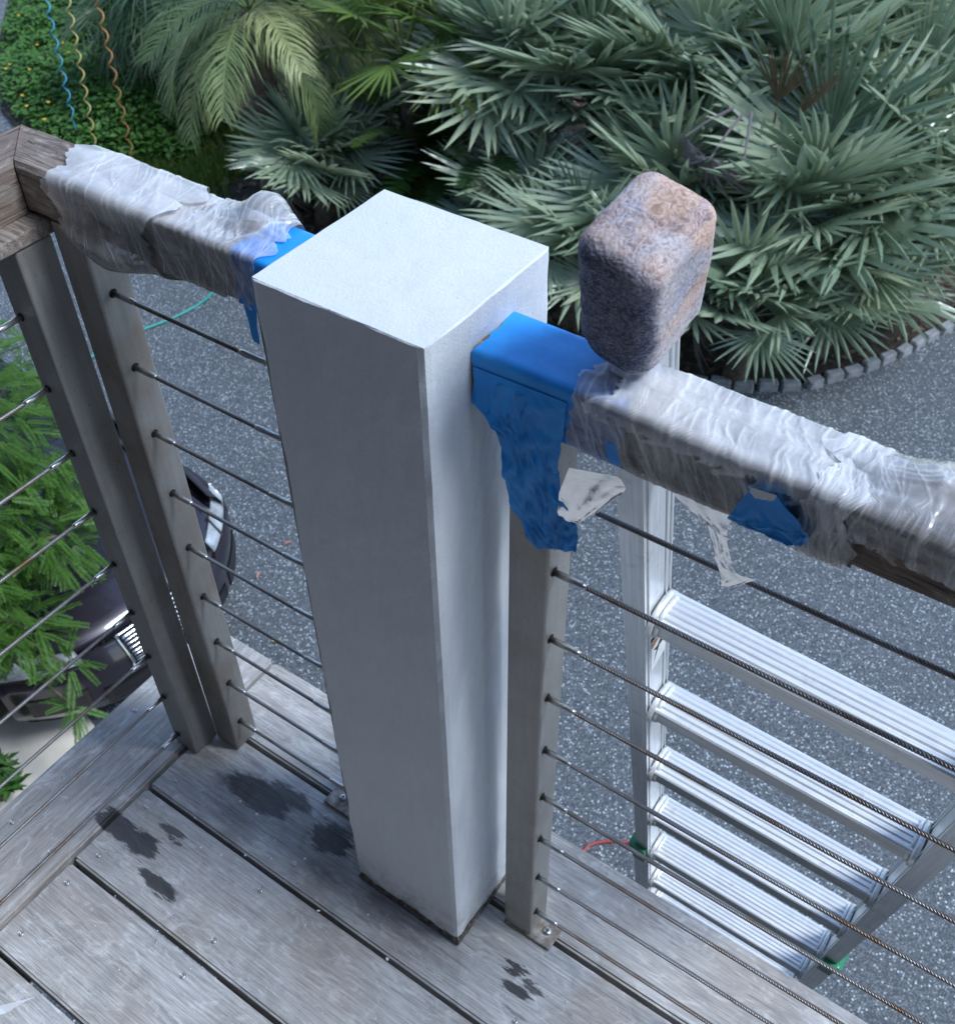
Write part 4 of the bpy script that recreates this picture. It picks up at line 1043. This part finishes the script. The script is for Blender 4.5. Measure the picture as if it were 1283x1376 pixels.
p = onz(680, 250, BZ+.4); feather_palm((p.x, p.y, BZ), .4, 24, SAG, 'shaded cycad half under the silver palmettos', 'cycad', 'cycad', 406, -.2, 1.2, 1.0)

def leaf_cloud(n, sampler, size, rng, long=1.8, droop=.3):
    """n small folded leaves as arrays: verts, faces"""
    V, F = [], []
    for _ in range(n):
        p = sampler(rng)
        if p is None: continue
        a = rng.uniform(0, 6.283); el = rng.uniform(-.5, .7); s = size*rng.uniform(.6, 1.3)
        d = Vector((math.cos(a)*math.cos(el), math.sin(a)*math.cos(el), math.sin(el))); sd2 = Vector((-math.sin(a), math.cos(a), rng.uniform(-.5, .5))).normalized()
        o = len(V); q = Vector(p); V += [q, q + d*s*long*.5 + sd2*s*.5, q + d*s*long + Vector((0,0,-droop*s)), q + d*s*long*.5 - sd2*s*.5]
        F += [(o, o+1, o+2), (o, o+2, o+3)]
    return V, F
# flowering ground cover beside the driveway
COVER = [(-10.0,5.62),(-9.2,5.35),(-8.2,5.3),(-7.5,5.75),(-7.7,6.4),(-8.8,7.4),(-10,8.6),(-12,10.5),(-14,11),(-13.2,8.6),(-12.6,7.9),(-11.4,6.72)]
def edge_dist(x, y, poly):
    b = 9
    for i in range(len(poly)):
        x1, y1 = poly[i]; x2, y2 = poly[(i+1) % len(poly)]; L2 = (x2-x1)**2+(y2-y1)**2; f = max(0, min(1, ((x-x1)*(x2-x1)+(y-y1)*(y2-y1))/L2)); b = min(b, math.hypot(x-x1-f*(x2-x1), y-y1-f*(y2-y1)))
    return b
def cover_h(x, y): return (.42 + .30*noise.noise(Vector((x*1.3, y*1.3, 2))) + .10*noise.noise(Vector((x*4, y*4, 5))))*min(1, .25 + edge_dist(x, y, COVER)*1.3)
def cov_s(rng):
    for _ in range(20):
        x, y = rng.uniform(-13.5, -7.5), rng.uniform(5.3, 10.2)
        if inside(x, y, COVER): return (x, y, BZ + cover_h(x, y)*(1 - .55*rng.random()**2))
    return None
V, F = leaf_cloud(34000, cov_s, .042, random.Random(11)); tag(obj('ground_cover', V, F, MAT['cover']), 'bushy green ground cover beside the driveway, below the spiral stakes', 'ground cover', None, 'stuff')
MAT['yellow'] = plain('yellow_petal', (.75,.48,.02), .6)
V, F = [], []
for (u, v) in ((13,86),(40,93),(84,100),(65,137),(30,128),(36,142),(84,57),(8,92),(60,160),(110,30),(50,60),(92,70),(25,20),(150,40)):
    q = onz(u, v, BZ+.45); o = len(V)
    for k in range(10): a = 2*PI*k/10; r = .022 if k % 2 else .012; V.append((q.x + r*math.cos(a), q.y + r*math.sin(a), q.z + .01*(k % 2)))
    V.append((q.x, q.y, q.z-.01)); F += [(o+k, o+(k+1) % 10, o+10) for k in range(10)]
tag(obj('yellow_flowers', V, F, MAT['yellow']), 'small yellow flowers dotted over the green ground cover', 'flowers', None, 'stuff')
GRASS = [(-8.6,5.2),(-6.3,5.28),(-5.9,5.9),(-6.8,6.5),(-7.6,6.6),(-8.0,5.9)]
V, F = [], []; rg = random.Random(5)
for _ in range(16000):
    x, y = rg.uniform(-8.6, -5.9), rg.uniform(5.2, 6.6)
    if not inside(x, y, GRASS) or noise.noise(Vector((x*1.7, y*1.7, 8))) < rg.uniform(-.6, .15) + .25*max(0, x+7): continue
    a = rg.uniform(0, 6.28); h = rg.uniform(.04, .13); o = len(V); c, s = math.cos(a), math.sin(a); lx, ly = rg.uniform(-.05,.05), rg.uniform(-.05,.05)
    V += [(x-c*.009, y-s*.009, BZ), (x+c*.009, y+s*.009, BZ), (x+lx, y+ly, BZ+h)]; F.append((o, o+1, o+2))
tag(obj('grass', V, F, MAT['grass']), 'patchy short grass between ground cover and bare soil', 'grass', None, 'stuff')
# leaf litter under the palms
V, F = leaf_cloud(5000, lambda r: (lambda x, y: (x, y, BZ+.005+.03*r.random()) if inside(x, y, BED) else None)(r.uniform(-8, -.3), r.uniform(5.2, 10)), .035, random.Random(19), 2.5)
tag(obj('leaf_litter', V, F, MAT['deadfan']), 'brown leaf litter on the soil under the palms', 'leaf litter', None, 'stuff')

# spiral stakes
def stake(bot, ht, tilt, col, label):
    m = plain(label.split()[0]+'_coated_rod', col, .4); b = onz(*bot, BZ+.42); base = Vector((b.x, b.y, BZ-.02)); H_ = b.z - base.z + ht
    pts = []
    n = 150
    for i in range(n+1):
        f = i/n; z = H_*f; r = .022*min(1, max(0, (f-.12)*8)); a = 2*PI*z/.155
        pts.append((r*math.cos(a) + tilt[0]*z, r*math.sin(a) + tilt[1]*z, z))
    V, F = tube(pts, .0065, 6); return tag(obj('spiral_stake', V, F, m, None, True, base), label, 'plant stake', 'spiral plant stakes in the ground cover')
stake((90,137), 1.05, (-.06,.10), (.06,.34,.52), 'blue spiral plant stake standing in the ground cover')
stake((118,172), 1.15, (.10,.02), (.50,.42,.14), 'yellow spiral plant stake standing in the ground cover')
stake((175,205), 1.35, (-.03,.05), (.48,.22,.06), 'orange spiral plant stake standing at the edge of the ground cover')

# dark shrubs behind
def shrub(base, r, h, label, seed, mat='shrub', n=3200, size=.05, long=2.4, group='dark shrubs behind the palms'):
    rng = random.Random(seed); t = tag(empty('shrub', base), label, 'shrub', group)
    lob = [(rng.uniform(-.6,.6)*r, rng.uniform(-.6,.6)*r, h*rng.uniform(.35,.8), r*rng.uniform(.35,.6)) for _ in range(9)]
    def sm(rg):
        c = rg.choice(lob); v = Vector((rg.gauss(0,1), rg.gauss(0,1), rg.gauss(0,1))).normalized()*c[3]*rg.uniform(.55,1)**.5; z = c[2]+v.z*.8
        return (c[0]+v.x, c[1]+v.y, z) if z > .02 else None
    V, F = leaf_cloud(n, sm, size, rng, long); obj('crown', V, F, MAT[mat], t)
    for k in range(5):
        c = lob[k]; V, F = tube([(0,0,-.02), (c[0]*.5, c[1]*.5, c[2]*.5), (c[0], c[1], c[2])], [.03,.02,.008], 6); obj('stem', V, F, MAT['bark'], t, True)
for i, (u, v, r, h, lab) in enumerate(((1275,70,.9,1.5,'dark green shrub with narrow leaves beyond the outermost palmetto'), (1250,-40,1.2,2.2,'taller dark shrub behind the narrow-leaved one'))):
    p = onz(u, v, G); shrub((p.x, p.y, BZ-.04), r, h, lab, 500+i, 'cover' if i == 0 else 'shrub')
for i, (x, y, lab) in enumerate(((-4.0,13.6,'dark shrub at the back of the bed behind the tallest palmettos'), (-6.0,12.2,'dark shrub at the back of the bed behind the yellow-green fan palm'), (-8.2,10.6,'dark shrub at the back of the bed behind the rear feather palm'),
                                 (-10.2,9.6,'dark shrub between the feather palms and the ground cover'), (-7.2,9.0,'dark shrub in the shade between the feather palms and the cycad'), (-9.0,8.0,'dark shrub under the drooping feather palm'))):
    shrub((x, y, BZ), 1.15, 1.7, lab, 520+i, n=3600, size=.055)

# feathery tree in front of the car
def spray_mesh(seed, L=.16, pairs=17, lf=.028, w=.0048):
    rng = random.Random(seed); V, F = [], []
    def q(f): return Vector((L*f, 0, -.22*L*f*f))
    for k in range(pairs):
        f = (k+.6)/pairs; p = q(f)
        for s in (-1, 1):
            l = lf*(1-.55*abs(f-.45))*rng.uniform(.85,1.1); d = Vector((.45, s, rng.uniform(-.25,.15))).normalized(); n = Vector((1, -s*.45, 0)).normalized()*w; o = len(V)
            V += [p, p + d*l*.5 + n, p + d*l, p + d*l*.5 - n]; F.append((o, o+1, o+2, o+3))
    o = len(V); V += [q(0)+Vector((0,-.0015,0)), q(0)+Vector((0,.0015,0)), q(1)]; F.append((o, o+1, o+2)); return V, F
def feather_tree():
    rng = random.Random(77); sp = [spray_mesh(i) for i in range(4)]
    lobes = [((-70,560), -1.75, .50), ((30,600), -1.95, .36), ((75,720), -2.15, .19), ((0,690), -2.15, .36), ((-50,800), -2.3, .32), ((35,845), -2.45, .16), ((95,895), -2.6, .06), ((-120,700), -2.0, .5), ((20,485), -1.85, .20), ((100,950), -2.75, .04)]
    pts = [(onz(uv[0], uv[1], z), r) for uv, z, r in lobes]
    base = Vector((pts[7][0].x-.05, pts[7][0].y-.15, G)); t = tag(empty('feathery_tree', base), 'small tree with feathery bright green leaves between the deck and the car', 'tree')
    fork = base + Vector((.05, .05, .95)); V, F = tube([base - Vector((0,0,.03)) - base, (base+fork)*.5 - base + Vector((.03,0,0)), fork - base], [.055,.045,.04], 9); obj('trunk', V, F, MAT['bark'], t, True)
    AV, AF = [], []
    for c, r in pts:
        m = fork.lerp(c, .55) + Vector((0,0,.10)); V, F = tube([fork-base, m-base, c-base], [.026,.016,.006], 6); obj('limb', V, F, MAT['bark'], t, True)
        n = int(1700*r*r + 120*r) + 6
        for _ in range(n):
            v = Vector((rng.gauss(0,1), rng.gauss(0,1), rng.gauss(0,1))).normalized(); q = c + Vector((v.x, v.y, v.z*.75))*r*rng.uniform(.25,1)**.6
            d = (Vector((v.x, v.y, v.z*.4 - .15)) + Vector((rng.uniform(-.5,.5), rng.uniform(-.5,.5), rng.uniform(-.3,.3)))).normalized()
            R3 = axes(d, rng.uniform(-.6,.6)); sc = rng.uniform(.65, 1.05); sv, sf = rng.choice(sp); o = len(AV)
            AV += [R3 @ (x*sc) + q - base for x in sv]; AF += [tuple(i+o for i in f) for f in sf]
    obj('crown', AV, AF, MAT['feather'], t)
feather_tree()
# low leafy plant on the pale concrete edge
p = onz(-12, 1045, G+.2); shrub((p.x, p.y, G), .17, .32, 'low green plant at the edge of the pale concrete pad', 601, 'cover', 420, .03, 2.6, None)

# hose, cord, fallen leaves
MAT['hose'] = plain('teal_hose', (.02,.28,.25), .45); MAT['redcord'] = plain('red_cord', (.35,.05,.05), .5)
def ground_line(name, pts, r, mat, label, cat):
    P = [onz(u, v, G+r+.004) for u, v in pts]; path = []
    for i in range(len(P)-1):
        a, b, c, d = P[max(0,i-1)], P[i], P[i+1], P[min(len(P)-1, i+2)]
        for k in range(8):
            f = k/8; path.append(.5*((2*b) + (c-a)*f + (2*a-5*b+4*c-d)*f*f + (3*b-a-3*c+d)*f**3))
    path.append(P[-1]); c0 = path[0]; V, F = tube([q-c0 for q in path], r, 8); return tag(obj(name, V, F, mat, None, True, c0), label, cat)
ground_line('garden_hose', [(60,520),(130,475),(182,447),(230,428),(268,408),(292,385),(310,350),(350,310),(420,300),(520,330)], .011, MAT['hose'], 'teal garden hose curving over the asphalt below the handrail', 'hose')
ground_line('cord', [(780,1150),(792,1136),(815,1131),(850,1133),(885,1138),(930,1150),(990,1190)], .008, MAT['redcord'], 'thin red cord on the asphalt near the ladder', 'cord')
ground_line('cord', [(300,205),(340,212),(400,210),(450,215)], .008, MAT['redcord'], 'thin red cord lying on the bare soil', 'cord')
def fallen(u, v, s, col, lab, a):
    p = onz(u, v, G+.008); m = plain('fallen_leaf_'+lab.split()[0], col, .7); V = [(-s,0,0), (-s*.3,s*.38,.01), (s*.4,s*.3,.012), (s,0,.003), (s*.4,-s*.32,.01), (-s*.3,-s*.36,.012), (0,0,.002)]
    o = obj('fallen_leaf', V, [(0,6,1),(1,6,2),(2,6,3),(3,6,4),(4,6,5),(5,6,0)], m, None, False, p, (0,0,a)); tag(o, lab, 'leaf')
fallen(372, 862, .035, (.55,.45,.12), 'yellow fallen leaf on the asphalt beyond the deck edge', .5)
fallen(348, 773, .035, (.30,.20,.15), 'brown fallen leaf on the asphalt near the car bumper', 2.0)
fallen(387, 730, .03, (.35,.16,.12), 'reddish fallen leaf on the asphalt beside the column edge', 1.1)
